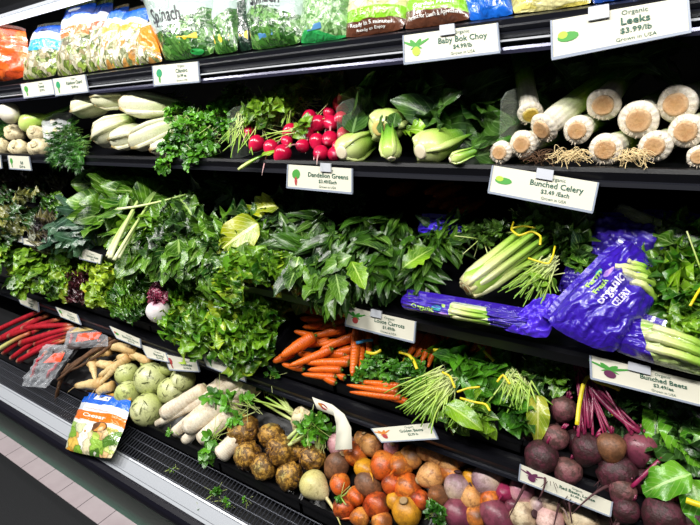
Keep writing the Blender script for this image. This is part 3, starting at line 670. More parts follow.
for a, c, b, r, mt, d in (
    ((56, 402), (58, 380), (70, 364), 2.0, m_burd, 'brown burdock root whose end hangs over the air grille'), ((62, 374), (90, 352), (116, 335), 2.3, m_burd, 'brown burdock root running up to the price cards'), ((69, 366), (95, 350), (121, 338), 2.0, m_burd, 'thin brown burdock root, lowest of the bundle'),
    ((58, 380), (86, 356), (110, 339), 1.8, m_burd, 'thin brown burdock root in the middle of the bundle'), ((72, 370), (92, 362), (112, 344), 1.6, m_burd, 'short thin burdock root next to the parsnips'), ((54, 352), (84, 348), (110, 334), 3.4, m_burk, 'thick dark root lying over the plastic bag'), ((44, 360), (58, 352), (74, 345), 2.6, m_burk, 'dark root end poking left of the orange bag print')):
    P = [PP(*q, DK, .035) for q in (a, c, b)]
    if a == (56, 402): P[0] = PY(56, 402, .655)
    t = thing('burdock_root', d, 'burdock root', P[1] - np.array((0, 0, .01)), 'burdock roots beside the parsnips'); k = mpp(P[1])
    mb = MB(); tube(mb, bez(P[0], P[1] * 1.0, P[2], 12), np.linspace(.8, 1.1, 12) * r * k, 8, lump=.3, seed=a[0]); mb.build('root', mt, t)
rh = [((1, 340), (50, 314), 4, 0), ((24, 328), (76, 325), 3.6, .012), ((22, 343), (76, 327), 4.2, .02), ((-2, 350), (30, 333), 3.2, .024), ((12, 358), (50, 332), 3.4, .005), ((19, 361), (62, 338), 3.6, .0), ((4, 353), (44, 326), 3.4, .0), ((30, 352), (70, 334), 3.5, .0), ((-6, 332), (46, 309), 3.6, -.004), ((10, 336), (62, 318), 3.6, .006), ((26, 357), (66, 340), 3.3, -.006), ((-10, 345), (34, 320), 3.4, -.003), ((36, 344), (74, 331), 3.4, .01)]
rd = ['rhubarb stalk at the back, running furthest up right', 'bright red rhubarb stalk lying flat across the top', 'thick red rhubarb stalk ending in front of the price card', 'pale green and pink rhubarb stalk over the left ends', 'rhubarb stalk with a cut pink end low at the front', 'rhubarb stalk hanging lowest over the tray rim', 'rhubarb stalk at the lower left of the fan', 'rhubarb stalk next to the plastic wrap', 'dark red rhubarb stalk at the far upper left', 'rhubarb stalk just under the topmost ones', 'rhubarb stalk end half under the wrap', 'rhubarb stalk leaving the frame at the left', 'rhubarb stalk tip beside the wrapped pack']
for (a, b, r, l), d in zip(rh, rd):
    A = PP(*a, DK, l + .01); B = PP(*b, DK, l + .01); k = mpp(A); t = thing('rhubarb_stalk', d, 'rhubarb', (A + B) / 2 - np.array((0, 0, .01)), 'loose rhubarb stalks')
    mb = MB(); tube(mb, bez(A, (A + B) / 2 + (0, 0, .008), B, 8), np.linspace(1.1, .8, 8) * r * k, 10, flat=.7, lump=.12, seed=a[0]); mb.build('stalk', m_rhug if 'pale green' in d else m_rhub, t)
# ---- celery roots with leafy tops
def celroot(px, py, r, d, ax_, st=0, std=None, pale=False, lift=0):
    t, p, rr, a = bulb('celery_root', d, 'celery root', 'celery roots in the deck tray', px, py, r, DK, m_ging if pale else m_celr, ax_, .92, .12, .05, .26, 3.2, lift)
    mb = MB(); x, y, _ = frame(a)
    for k in range(34):
        an = U(0, 6.28); th = U(1.2, 3.0); n_ = a * math.cos(th) + (x * math.cos(an) + y * math.sin(an)) * math.sin(th); tg = nrm(np.cross(n_, rv(RN)))
        c = p + n_ * rr * .95; tube(mb, [c - tg * rr * .3, c + n_ * rr * .05, c + tg * rr * .3 - n_ * rr * .03], [.02 * rr, .06 * rr, .015 * rr], 5)
    mb.build('rootlets', m_burd if not pale else m_root, t)
    if st:
        mb = MB(); fo = MB(); b0 = p + a * rr * .8
        for k in range(st):
            e = std + rv(RN) * .25 * np.linalg.norm(std); o = rv(RN) * rr * .2
            tube(mb, bez(b0 + o, b0 + o + e * .5 + np.array((0, 0, .01)), b0 + e, 8), np.linspace(.13, .06, 8) * rr, 6)
            if not pale or k % 2 == 0: parsley(fo, b0 + e, .016, 6, .020, nrm(std) * .5, RN, mb, .0009)
        mb.build('stalks', m_lime, t); fo.build('foliage', lf_pars, t)
    return p, rr
celroot(303, 418, 12.5, 'pale celery root with long leafy stalks lying to the left', (-1, -.1, .25), 6, np.array((-.115, -.0, .035)), True, .02)
celroot(243, 431, 15, 'large celery root at the left, under the drooping leaves', (-.2, -.3, .8)); celroot(271, 435, 11.5, 'celery root behind the one with green stalks', (0, .2, 1)); celroot(248, 455, 13, 'celery root at the tray front next to the short daikon', (-.2, -.5, .5))
celroot(264, 467, 12, 'celery root at the tray front, third from the left', (.2, -.6, .4)); celroot(281, 450, 14.5, 'celery root with thick green stalks standing up to the right', (.7, .45, .55), 6, np.array((.072, .03, .05)), False, .02)
celroot(289, 475, 13, 'yellowish celery root at the tray front beside the white turnip', (0, -.6, .5)); celroot(313, 457, 13, 'celery root under the folded price card, small green top', (.3, .4, .8), 3, np.array((.012, .02, .04))); celroot(298, 451, 9, 'celery root wedged deep between two others', (0, .3, 1), lift=-.015)
# drooping celery leaf sprigs over the daikons
def sprig(px, py, pl, lift, pts, n, size, label, rad, flow=(0, -.5, -.4), name='leafy_sprig', lm=None, stm=None, grp=None, sr=.0018):
    P = [PP(a, b, pl, l) for a, b, l in pts]; c = P[len(P) // 2]
    t = thing(name, label, 'sprig', c, grp); mb = MB(); fo = MB()
    tube(mb, P if len(P) != 3 else bez(*P, 8), sr, 5)
    for q in P[1:]: parsley(fo, q, rad, n, size, flow, RN, mb, .0008)
    mb.build('stem', stm or m_lime, t); fo.build('foliage', lm or lf_pars, t); return t
sprig(0, 0, DK, 0, [(260, 408, .03), (232, 404, .045), (215, 398, .05)], 7, .026, 'leafy celery sprig lying over the upper daikons', .022)
sprig(0, 0, DK, 0, [(255, 412, .03), (236, 420, .04), (213, 437, .045), (207, 452, .035)], 7, .024, 'celery sprig drooping over the tray front by the short daikon', .018, (-.2, -.5, -.7))
sprig(0, 0, DK, 0, [(276, 396, .02), (272, 386, .04), (277, 378, .05)], 5, .020, 'celery sprig standing behind the pale celery root', .015, (0, -.3, .5), lm=lf_pard)
sprig(0, 0, DK, 0, [(178, 426, .02), (172, 433, .02)], 5, .014, 'small parsley leaf stuck between two daikon ends', .01)
# ---- white turnip and the golden, orange, brown and purple beets
bulb('white_turnip', 'pale yellow-white turnip with a root tail, at the tray corner below the celery roots', 'turnip', None, 313, 484, 13.5, DK, m_turn, (-.85, .1, .3), .9, .5, 0, .03, tail=m_turn, tlen=1.6, lift=.015)
B_ = [(339, 444, 12, 'k', 'pinkish beige beet half hidden by the folded price card'), (337, 465, 11.5, 'n', 'brown-orange beet below the folded price card'), (356, 453, 11.5, 'o', 'orange beet right of the folded price card'), (370, 443, 11.5, 'b', 'mottled beige beet next to the golden beets price card'),
 (362, 438, 8, 'b', 'small beige beet at the very back, behind the mottled one'), (340, 483, 9.5, 'o', 'bright orange beet next to the white turnip tail'), (364, 468, 9.5, 'y', 'bright yellow beet between the orange ones'), (384, 464, 13, 'o', 'large smooth orange beet in the middle of the pile'),
 (368, 484, 11.5, 'n', 'long dull brown beet in the lower middle, crown up'), (402, 464, 11.5, 'o', 'orange beet with brown crown, right of the large smooth one'), (411, 457, 11, 'b', 'beige beet under the right end of the golden beets card'), (356, 496, 9, 'o', 'orange beet low at the left of the brown one'),
 (392, 484, 10, 'd', 'dark orange beet in shade under the large smooth one'), (408, 487, 13, 'o', 'round orange beet with rough skin, centre right'), (432, 475, 12.5, 'b', 'round beige-orange beet with leaf scars, right of centre'), (424, 451, 8, 'b', 'small beige beet along the back rim'), (438, 457, 9.5, 'b', 'long beige beet at the back rim, right of the price card'),
 (451, 464, 9, 'b', 'beige beet at the back rim beside the lilac turnips'), (452, 474, 9, 'o', 'orange beet wedged behind the grey-lilac root'), (344, 507, 11, 'd', 'red-orange beet at the tray front with a curled root'), (377, 505, 12, 'd', 'deep red-orange beet at the bottom, left of the yellow one'), (361, 517, 9, 'o', 'orange beet at the bottom edge of the pile'),
 (395, 501, 8.5, 'y', 'small yellow beet between two big orange ones'), (407, 511, 14, 'y', 'large bright yellow-orange beet at the bottom with a green crown'), (382, 521, 10, 'o', 'orange beet cut by the lower frame edge'), (439, 496, 10, 'n', 'brownish orange beet above the parsley tuft'), (420, 500, 9, 'd', 'dark orange beet in the gap right of the yellow one'),
 (473, 497, 11.5, 'b', 'smooth beige-orange beet beside the maroon root'), (471, 477, 8, 'y', 'yellow beet behind the grey-lilac roots'), (490, 499, 10.5, 'o', 'orange beet under the big lilac turnip'), (476, 516, 10.5, 'o', 'orange beet at the bottom between the two maroon roots'), (392, 447, 8, 'k', 'pinkish beige beet tucked under the golden beets card'), (460, 458, 8, 'n', 'dull brown root at the back rim')]
mm = dict(o=m_oran, n=m_brow, b=m_beig, y=m_yell, d=m_deep, k=m_pink)
for i, (x, y, r, c, d) in enumerate(B_):
    bulb('golden_beet', d, 'beet', 'golden and orange beets in the deck tray', x, y, r, DK, mm[c] if c != 'o' or i % 3 else m_gold, None, U(.9, 1.15) if c not in 'n' else 1.25, .3, .08, .07, lift=U(-.006, .006), tail=mm[c] if i % 3 == 0 else None, scar=m_cutb if i % 2 else None)
P_ = [(457, 486, 12.5, m_lilac, 'grey-lilac root with brown skin, left of the lilac turnip pair', 1.0), (457, 513, 13.5, m_maro, 'shiny maroon root right of the parsley tuft', 1.1), (487, 480, 14, m_lilac, 'largest lilac-white turnip lying on its side', 1.1), (496, 515, 13.5, m_maro, 'maroon and pink streaked root at the bottom edge', 1.3), (506, 491, 10, m_mage, 'bright magenta root between the lilac and pink turnips', 1.0),
 (522, 491, 12.5, m_pink, 'pale pink turnip left of the purple beets card', 1.1), (524, 515, 13.5, m_crea, 'cream turnip with a dark cut tip at the bottom', 1.0), (552, 502, 11.5, m_lilac, 'lilac turnip below the purple beets card', 1.0), (550, 519, 13, m_pink, 'pinkish white turnip at the bottom right of the cream one', 1.0), (538, 505, 8, m_lilac, 'small lilac root between the pink and cream turnips', 1.0),
 (541, 494, 7, m_brow, 'small brown root under the left end of the purple beets card', 1.0), (582, 519, 15, m_crea, 'big cream turnip at the bottom, below the beet tails', 1.2), (604, 521, 10, m_crea, 'cream root at the bottom right beside the hanging beets', 1.0), (566, 500, 9, m_pink, 'pink root half covered by the price card', 1.0), (512, 506, 7, m_maro, 'small maroon root in the gap left of the cream turnip', 1.0)]
for i, (x, y, r, mt, d, el) in enumerate(P_):
    bulb('purple_turnip', d, 'turnip', 'lilac, pink and maroon roots in the deck tray', x, y, r, DK, mt, None, el, .3, .1, .06, lift=U(-.004, .006), tail=mt if i % 3 == 1 else None, scar=flat('dark_scar', '#3a1f24', .8) if i % 2 == 0 else None)
sprig(0, 0, DK, 0, [(440, 522, .01), (436, 512, .03)], 16, .016, 'tuft of curly parsley among the beets at the bottom edge', .018, (0, -.4, .4))
sprig(0, 0, DK, 0, [(346, 505, .03), (341, 498, .032)], 5, .012, 'small green leaf on the red-orange beet', .006)
# ---- bunched beets on the lowest shelf
BP = ((.80, .77), (.98, .91))
beets = [(564, 408, 12, m_purl, 'purple-pink beet highest on the left, beside the yellow tie', .02), (556, 437, 12, m_purl, 'beet under the pale leaf, above the large dark one', .015), (542, 456, 15.5, m_purp, 'large dark hairy beet hanging over the tray rim at the left', .01), (568, 470, 13, m_purl, 'beet hanging just above the lower price card', -.005),
 (589, 448, 15, m_purp, 'large purple beet below the magenta stalks', .02), (611, 446, 13.5, m_brow, 'brown earthy beet right of the stalks', .035), (640, 447, 15.5, m_maro, 'reddish beet with a rough crown, right end of the bunch', .015), (617, 471, 19, m_purp, 'biggest dark beet, low in the shade with a long tail', -.012), (623, 490, 12, m_purl, 'beet at the lower right, over the price card end', .0),
 (526, 408, 7.5, m_maro, 'small beet at the left edge behind the pale leaf', .0), (529, 431, 10, m_purp, 'small purple beet with fine roots, left of the pale leaf', -.005), (664, 514, 19, m_purp, 'big purple beet at the lower right corner', .0), (626, 509, 12.5, m_purp, 'dark beet below the pair at the lower right', -.01), (575, 440, 10, m_purp, 'dark beet in the gap behind the hanging ones', -.02), (645, 480, 12, m_purp, 'dark beet in shade under the large leaf', -.02), (694, 520, 14, m_purp, 'dark beet cut by the right frame corner', -.01)]
for i, (x, y, r, mt, d, l) in enumerate(beets):
    a = nrm((U(-.2, .2) + (600 - x) * .006, .35, .85)) if y < 480 else nrm((.3, .3, .8))
    t_, p_, r_, a_ = bulb('bunched_beet', d, 'beet', 'bunched purple beets', x, y, r, BP, mt, a, .95, .35, .05, .07, 1.8, l, tail=m_rootd, tlen=U(1.6, 2.8), stalks=4, stm=m_beetst)
    LT = {2: ((546, 466), (551, 480), (538, 500)), 3: ((568, 480), (568, 500), (572, 523)), 7: ((612, 474), (600, 484), (572, 514)), 12: ((620, 518), (616, 524), (612, 534))}
    if i in LT:
        P = [p_ - np.array((0, r_ * .2, r_ * .7))] + [PY(x_, y_, .772 - .01 * j) for j, (x_, y_) in enumerate(LT[i][1:])]
        mb = MB(); tube(mb, bez(*P, 9), np.linspace(.0036, .0009, 9), 6, lump=.3, seed=i)
        for q in range(5): s0 = P[1] + rv(RN) * .006; tube(mb, [s0, s0 + np.array((U(-.01, .01), -.002, -U(.005, .02)))], [.0007, .0004], 3, cap=False)
        mb.build('long_tail', m_rootd, t_)
T0 = PP(583, 376, BP, .05)
t = thing('beet_stalk_bundle', 'magenta beet stalks gathered in a yellow band, fanning down to the beets', 'beet stalks', T0)
mb = MB()
for i in range(26):
    tx = RN.choice([(589, 436), (600, 436), (608, 434), (595, 432), (580, 434), (636, 432), (585, 430)])
    e = PP(tx[0] + U(-7, 7), tx[1] + U(-5, 3), BP, U(.03, .05)); s = T0 + rv(RN) * .006; up_ = PP(576 + U(-8, 8), 352, BP, .06)
    tube(mb, [up_, s] + bez(s, (s + e) / 2 + (rv(RN) * .006 + np.array((0, 0, .008))), e, 7)[1:], .0023 * U(.7, 1.3), 6)
e = PP(640, 432, BP, .045); tube(mb, bez(T0, PP(606, 412, BP, .055), e, 9), .0045, 7)
mb.build('stalks', m_beetst, t)
def ribbon(mb, P, wd, thick=.0006, tw=None):
    P = [np.asarray(q, float) for q in P]; V = []; n = len(P)
    for i, q in enumerate(P):
        T = nrm(P[min(i + 1, n - 1)] - P[max(i - 1, 0)]); s = nrm(np.cross(T, nrm(CAM - q) + (tw or 0) * np.array((.3, 0, .4)))); k = nrm(np.cross(s, T))
        V += [q - s * wd / 2, q + s * wd / 2, q + s * wd / 2 + k * thick, q - s * wd / 2 + k * thick]
    f = [(i * 4 + j, i * 4 + (j + 1) % 4, (i + 1) * 4 + (j + 1) % 4, (i + 1) * 4 + j) for i in range(n - 1) for j in range(4)] + [(3, 2, 1, 0), tuple(4 * (n - 1) + j for j in range(4))]
    mb.add(V, f, [((i // 4) / n, (i % 4) / 3) for i in range(4 * n)])
def tie(parent, pts, pl, wd=3.0, lift=.06, mat=None, name='tie_band'):
    P = [PP(x, y, pl, lift + (q[0] if q else 0)) for x, y, *q in pts]; k = mpp(P[0])
    Q = []
    for i in range(len(P) - 1): Q += [P[i] * (1 - s) + P[i + 1] * s for s in (0, .25, .5, .75)]
    Q.append(P[-1]); Q = [Q[0]] + [(Q[i - 1] + Q[i] * 2 + Q[i + 1]) / 4 for i in range(1, len(Q) - 1)] + [Q[-1]]
    mb = MB(); ribbon(mb, Q, wd * k * .8); return mb.build(name, mat or YEL, parent)
tie(t, [(577, 425), (579, 405), (583, 385), (588, 376), (598, 382), (612, 386), (620, 390)], BP, 5, .068)
t = thing('beet_stalk', 'magenta beet stalk rising to the big bright leaf at the lower right', 'beet stalk', PP(640, 480, BP, .03)); mb = MB(); tube(mb, bez(PP(632, 487, BP, .02), PP(645, 474, BP, .04), PP(662, 458, BP, .04), 8), .0035, 7); mb.build('stalk', m_beetst, t)
# ---- loose carrots
cr = [(273, 362, 294, 352, 5, .02, 'stubby carrot at the far left corner of the tray'), (281, 357, 315, 336, 6.5, .045, 'thick carrot lying on top, pointing to the lower left'), (289, 366, 332, 349, 4.5, .04, 'long carrot crossing the heap from lower left to upper right'), (320, 350, 355, 337, 4.5, .04, 'carrot continuing the diagonal towards the upright one'),
 (302, 309, 328, 314, 5.5, .0, 'topmost carrot at the back left under the greens'), (300, 318, 325, 322, 4.5, .004, 'carrot just under the topmost one'), (303, 327, 330, 325, 4.5, .006, 'carrot third from the top at the back'), (294, 331, 312, 336, 3.2, .01, 'thin carrot tip above the thick one'), (316, 336, 347, 329, 5.5, .02, 'blunt carrot right of the thick one'),
 (320, 329, 352, 321, 5, .012, 'carrot at the back beneath the price card'), (322, 320, 350, 315, 5, .004, 'carrot touching the price card bottom'), (335, 352, 357, 349, 4.5, .02, 'carrot left of the upright one'), (305, 363, 350, 363, 4.5, .03, 'straight level carrot in the lower heap'), (308, 370, 342, 370, 4, .022, 'straight carrot just above the tray rim'),
 (302, 374, 336, 377, 3.5, .014, 'pale carrot along the tray rim'), (282, 364, 304, 369, 3.4, .012, 'carrot end peeping over the rim at the left'), (318, 345, 345, 344, 4.4, .02, 'carrot in the middle under the crossing one'), (300, 346, 330, 341, 4, .014, 'carrot low behind the long crossing one'), (312, 354, 346, 355, 4.2, .016, 'carrot below the middle of the heap'),
 (322, 376, 336, 383, 3.6, .01, 'carrot stub at the right corner of the rim'), (336, 374, 345, 378, 3.4, .012, 'small carrot stub near the divider'), (304, 338, 326, 334, 4, .008, 'carrot hidden behind the thick one'), (296, 352, 316, 358, 4, .008, 'carrot under the left of the long one'), (352, 376, 357, 328, 5.5, .05, 'carrot standing upright at the right of the heap'), (330, 334, 353, 330, 5, .0, 'carrot deep at the back right'), (330, 366, 352, 358, 4.2, .01, 'carrot crossing behind the upright one'), (286, 352, 306, 344, 4.2, .004, 'carrot deep under the thick one on the left'), (308, 322, 336, 330, 4.6, -.01, 'carrot in the shade at the back')]
def carrot(x0, y0, x1, y1, r, l, d, g='loose carrots in their tray', pl=T4, rev=False, lb=None, name='carrot'):
    A = PP(x0, y0, pl, l); B = PP(x1, y1, pl, l if lb is None else lb); k = mpp(A) * r; SEED[0] += 1
    if rev: A, B = B, A
    t = thing(name, d, 'carrot', (A + B) / 2 - np.array((0, 0, k)), g); n = 12
    P = bez(A, (A + B) / 2 + rv(RN) * .003, B, n); s = np.linspace(0, 1, n)
    rad = k * (.35 + .65 * np.minimum(1, s * 1.6) ** .6) * np.where(s > .92, .75, 1); rad[0] *= .5
    mb = MB(); tube(mb, P, rad, 12, lump=.08, seed=SEED[0]); mb.build('root', m_carr, t)
    mb = MB(); d_ = nrm(P[-1] - P[-2]); tube(mb, [P[-1] - d_ * k * .1, P[-1] + d_ * k * .35], [k * .3, k * .22], 6); mb.build('stem_stub', m_gst, t); return t
for i, c in enumerate(cr): carrot(*c[:6], c[6])
# bunched carrots
def bunch_carrots(lst, label, tiepts, grp='bunched carrots with tops', green=None, tm=None):
    P0 = PP(lst[0][0], lst[0][1], T4, .02)
    t = thing('carrot_bunch', label, 'carrot bunch', P0, grp)
    for (x0, y0, x1, y1, r, l) in lst:
        A = PP(x0, y0, T4, l); B = PP(x1, y1, T4, l); k = mpp(A) * r; SEED[0] += 1
        s = np.linspace(0, 1, 12); rad = k * (.25 + .75 * np.minimum(1, s * 1.5) ** .6) * np.where(s > .92, .8, 1)
        mb = MB(); tube(mb, bez(A, (A + B) / 2 + rv(RN) * .002, B, 12), rad, 12, lump=.08, seed=SEED[0]); mb.build('carrot_root', m_carr, t)
    if tiepts: tie(t, tiepts, T4, 3.6, .07, tm)
    if green:
        st = MB(); fo = MB()
        for (x, y, l, rad, n, sz) in green: parsley(fo, PP(x, y, T4, l), rad, n, sz, (0, -.35, -.1), RN, st, .0009)
        st.build('stems', m_gst, t); fo.build('foliage', lf_pars, t)
    return t
bunch_carrots([(361, 376, 362, 326, 4.4, .035), (369, 358, 370, 325, 4.4, .035), (378, 352, 374, 328, 4, .02), (366, 350, 366, 328, 4, .02)], 'upright bunched carrots with a blue band beside the loose heap', [(356, 343), (364, 341), (373, 340)], tm=BLU)
bunch_carrots([(347, 385, 398, 392, 3.6, .03), (350, 392, 402, 398, 3.6, .022), (356, 381, 400, 386, 3.6, .03), (380, 397, 408, 402, 3.6, .015)], 'carrot bunch lying along the tray rim under its own leafy tops', [(366, 352), (374, 354), (381, 350)], green=[(372, 366, .04, .022, 34, .014), (392, 372, .04, .026, 44, .014), (412, 368, .04, .024, 36, .014), (360, 376, .035, .016, 20, .013), (385, 350, .02, .022, 30, .014), (424, 384, .035, .02, 24, .014), (400, 352, .01, .02, 22, .013)])
bunch_carrots([(403, 362, 424, 334, 3.8, .04), (411, 364, 430, 334, 3.8, .042), (420, 364, 435, 335, 4, .044), (428, 367, 438, 338, 4, .04), (410, 350, 420, 332, 3.6, .02), (434, 350, 438, 334, 3.6, .02)], 'carrot bunch tilted left with a slanting yellow band', [(399, 352), (408, 354), (414, 361), (417, 369)], green=[(396, 346, .02, .018, 26, .013), (382, 334, .005, .02, 24, .013)])
bunch_carrots([(441, 353, 443, 334, 4.4, .03), (449, 353, 451, 335, 4.4, .03), (458, 352, 459, 336, 4.4, .03), (466, 350, 466, 338, 4, .02)], 'short carrot bunch in the shade with a level yellow band', [(433, 350), (444, 350), (454, 351)])
bunch_carrots([(473, 362, 488, 344, 5, .045), (481, 365, 494, 346, 5, .047), (490, 367, 502, 348, 5, .045), (470, 352, 480, 343, 4.4, .03)], 'fat carrot bunch with a diagonal yellow band under the celery shelf', [(478, 345), (485, 352), (494, 361)])
# ---- carrots stored at the dark back of the celery shelf
for i, (x, y, r) in enumerate(((388, 193, 7), (425, 193, 5), (434, 196, 5), (428, 206, 5), (440, 208, 5), (449, 211, 4.5), (459, 212, 5))):
    P = PY(x, y, 1.30); k = mpp(P) * r; a = P; b = P + np.array((.03, .13, .0)); t = thing('stored_carrot', ['big orange root end alone in the shade behind the greens', 'upper left carrot end in the dim stack behind the purple bag', 'upper right carrot end in the dim stack behind the purple bag', 'middle left carrot end in the dim stack', 'middle right carrot end in the dim stack', 'carrot end just above the purple bag', 'carrot end furthest right in the dim stack'][i], 'carrot', P - np.array((0, 0, k)), 'carrot ends in the dim back of the shelf')
    mb = MB(); tube(mb, bez(a, (a + b) / 2, b, 7), k * np.array((.4, .85, 1, 1, .9, .7, .4)), 10, lump=.1, seed=i); mb.build('root', m_carr, t)
# ---- radishes, middle shelf
RD = [(250, 131, 5.6, 'smallest radish, leftmost and highest at the left'), (257, 143, 8, 'radish at the left of the front group'), (271, 147, 7.6, 'radish second from the left in the front row'), (283, 153, 8.6, 'largest front radish, lowest at the left'), (291, 131, 7.6, 'radish alone above the front row'), (287, 141, 6, 'small radish between the front row and the single one'),
 (310, 117, 7.2, 'radish highest of the middle group'), (319, 123, 8, 'shiny radish right of the highest middle one'), (331, 123, 7.6, 'radish against the acrylic divider, upper middle'), (342, 104, 9.5, 'large radish seen through the divider at the top'), (317, 141, 7.8, 'radish in the centre of the right group'), (330, 139, 8, 'radish near the divider, centre height'),
 (321, 153, 7.8, 'radish in the front row left of the divider'), (335, 154, 7.4, 'radish at the foot of the divider'), (303, 146, 6.8, 'radish in the front row, middle gap'), (344, 134, 7, 'radish behind the divider above the bok choy'), (329, 113, 6, 'radish wedged at the top behind two others'), (341, 118, 6.5, 'radish behind the divider beneath the top one'), (308, 132, 6, 'radish in the shade left of the right group'), (338, 146, 6, 'radish deep behind the foot of the divider')]
for i, (x, y, r, d) in enumerate(RD):
    bulb('radish', d, 'radish', 'red radishes on the middle shelf', x, y, r, S2, m_radi, (U(-.5, .5), .6, U(-.2, .7)), 1.0, .3, .05, .02, part='root', tail=veg('radish_tail', [(0, '#d9607c'), (1, '#e6c8c4')], rough=.5) if i % 2 == 0 else None, tlen=2.2, stalks=2)
# ---- leeks
LK = [(532, 114, 12, (523, 66), m_platy, 'leek standing nearly upright with a yellow root end'), (501, 152, 11, (540, 140), m_plate, 'small leek lowest at the left beside the acrylic divider'), (523, 144, 13, (560, 128), m_plate, 'leek second from the left in the lower row'), (543, 129, 15, (585, 92), m_plate, 'leek with a bright green shaft showing, rising to the upper right'),
 (578, 130, 13.5, (600, 112), m_plate, 'leek in the middle, right of the green shaft'), (604, 105, 15.5, (622, 62), m_plate, 'upper middle leek with a long shaft in the shade'), (606, 149, 15.5, (640, 130), m_plate, 'large leek lowest in the middle with a broad tan disc'), (639, 120, 18, (665, 88), m_plate, 'largest leek, its ribbed base facing straight out'),
 (655, 146, 15, (690, 125), m_plate, 'leek low at the right, below two larger ones'), (676, 104, 17.5, (725, 78), m_plate, 'big leek at the upper right, root end turned left'), (686, 131, 16, (730, 110), m_plate, 'leek at the right edge under the big one'), (699, 156, 11, (725, 140), m_plate, 'browned leek end cut by the right frame edge')]
for i, (x, y, r, (x2, y2), pm, d) in enumerate(LK):
    A = PP(x, y, S2, .0); A = A + np.array((0, -.008, 0)); k = mpp(A); r *= k
    B = PY(x2, y2, A[1] + (.10 if i == 3 else .22)) if i else PY(x2, y2, A[1] + .12)
    ln = .42; dr = nrm(B - A); dr = nrm(dr + np.array((0, .35 if i != 3 else .05, -.02))) if i else nrm(dr)
    t = thing('leek', d, 'leek', A - np.array((0, 0, r)), 'leeks on the middle shelf'); n = 20
    s = np.linspace(0, 1, n); rad = r * (.84 + .06 * (s < .05) + .2 * np.exp(-((s - .03) / .07) ** 2)); rad = rad * (1 - .1 * s)
    P = [A + dr * (q * ln) + np.array((0, 0, -.05)) * q * q for q in s ** 1.8]; rad[0] = r * .66; rad[1] = r * .98; rad[2] = r * 1.06
    mb = MB(); tube(mb, P, rad, 26, lump=.08, seed=i, uvv=list((s ** 1.8))); mb.build('shaft', m_leek, t)
    mb = MB(); revolve(mb, A, -dr, [(-.003, r * .70), (.0015, r * .66), (.0042, r * .60), (.0046, r * .50), (.0040, r * .40), (.0046, r * .28), (.0042, r * .12), (.004, .01 * r)][::-1], 22, .07, 1.6, i); mb.build('root_plate', pm, t)
    mb = MB()                                                            # a whisker fringe round the plate
    x_, y_, _ = frame(dr)
    for q in range(34):
        an = U(0, 6.28); c = A - dr * .002 + (x_ * math.cos(an) + y_ * math.sin(an)) * r * U(.62, .90); o = (x_ * math.cos(an) + y_ * math.sin(an)) * r * .12
        tube(mb, [c, c + o - dr * .002 + rv(RN) * .001], [.0006, .0003], 3, cap=False)
    mb.build('root_fringe', flat('root_whiskers', '#e3d3bd', .7), t)
for (x, y, n, sp, mt, d) in ((571, 157, 110, .022, m_root, 'tangle of pale leek roots under the middle leeks'), (634, 157, 90, .018, m_root, 'tangle of brown leek roots left of the low right leek'), (542, 158, 60, .02, m_burd, 'dark dried leek roots at the lower left of the leeks')):
    c = PP(x, y, S2, .002) + np.array((0, -.012, 0)); t = thing('leek_root_tangle', d, 'roots', c - np.array((0, 0, .01)), 'root tangles between the leeks'); mb = MB()
    for i in range(n):
        s = c + np.array((U(-1, 1) * sp, U(-.3, 1) * .02, U(.0, 1) * .016)); e = s + np.array((U(-1, 1) * .022, -U(0, .018), -U(.0, .016)))
        e[2] = max(e[2], 1.3); tube(mb, bez(s, (s + e) / 2 + rv(RN) * .006, e, 6), .0006, 3, cap=False)
    mb.build('fine_roots', mt, t)
# ---- fennel bulbs
FN = [((74, 110), (104, 98), 13.5, 'fennel bulb at the upper left with a split brown root end', .03), ((93, 99), (132, 97), 12, 'uppermost fennel bulb in the middle', .045), ((122, 103), (170, 108), 15, 'largest fennel bulb at the upper right beside the parsley', .03), ((97, 140), (122, 122), 15.5, 'fennel bulb standing low at the left, behind the dill', .0), ((112, 141), (142, 134), 13.5, 'fennel bulb low in the middle with pale ribs', .0), ((132, 144), (172, 124), 14.5, 'fennel bulb low at the right with a brown root end', .005), ((151, 150), (176, 140), 11, 'small fennel bulb at the lip beside the parsley', -.004)]
for i, (a, b, r, d, l) in enumerate(FN):
    yy = 1.012 if i < 3 else .985; A = PY(*a, yy); B = PY(*b, yy + .03); k = mpp(A); r *= k * 1.04; dr = nrm(B - A + np.array((0, .03, 0))); ln = np.linalg.norm(B - A) * 1.05
    t = thing('fennel_bulb', d, 'fennel', A - np.array((0, 0, r)), 'fennel bulbs on the middle shelf')
    prof = [(0, r * .25), (.004, r * .45), (ln * .15, r * .85), (ln * .35, r * 1.03), (ln * .55, r), (ln * .75, r * .85), (ln * .95, r * .62), (ln * 1.12, r * .34)]
    mb = MB(); revolve(mb, A, dr, prof, 26, .07, 1.5, i, squash=.85); mb.build('bulb', m_fenn, t)
    mb = MB(); x_, y_, _ = frame(dr)
    for q in range(4):                                                   # overlapping sheaths
        an = q * 1.7 + i; o = x_ * math.cos(an) + y_ * math.sin(an) * .85
        pts = [A + dr * (ln * s) + o * r * w_ for s, w_ in ((.08, .55), (.3, .86), (.55, .86), (.8, .66), (1.02, .46), (1.12, .36))]
        tube(mb, pts, [r * .25, r * .42, r * .42, r * .32, r * .2, r * .12], 10, flat=.5)
    mb.build('sheaths', m_fenn, t)
    mb = MB(); revolve(mb, A, -dr, [(-.006, r * .36), (.001, r * .34), (.003, r * .2), (.002, .02 * r)], 12, .25, 2, i); mb.build('root_end', m_cutb, t)
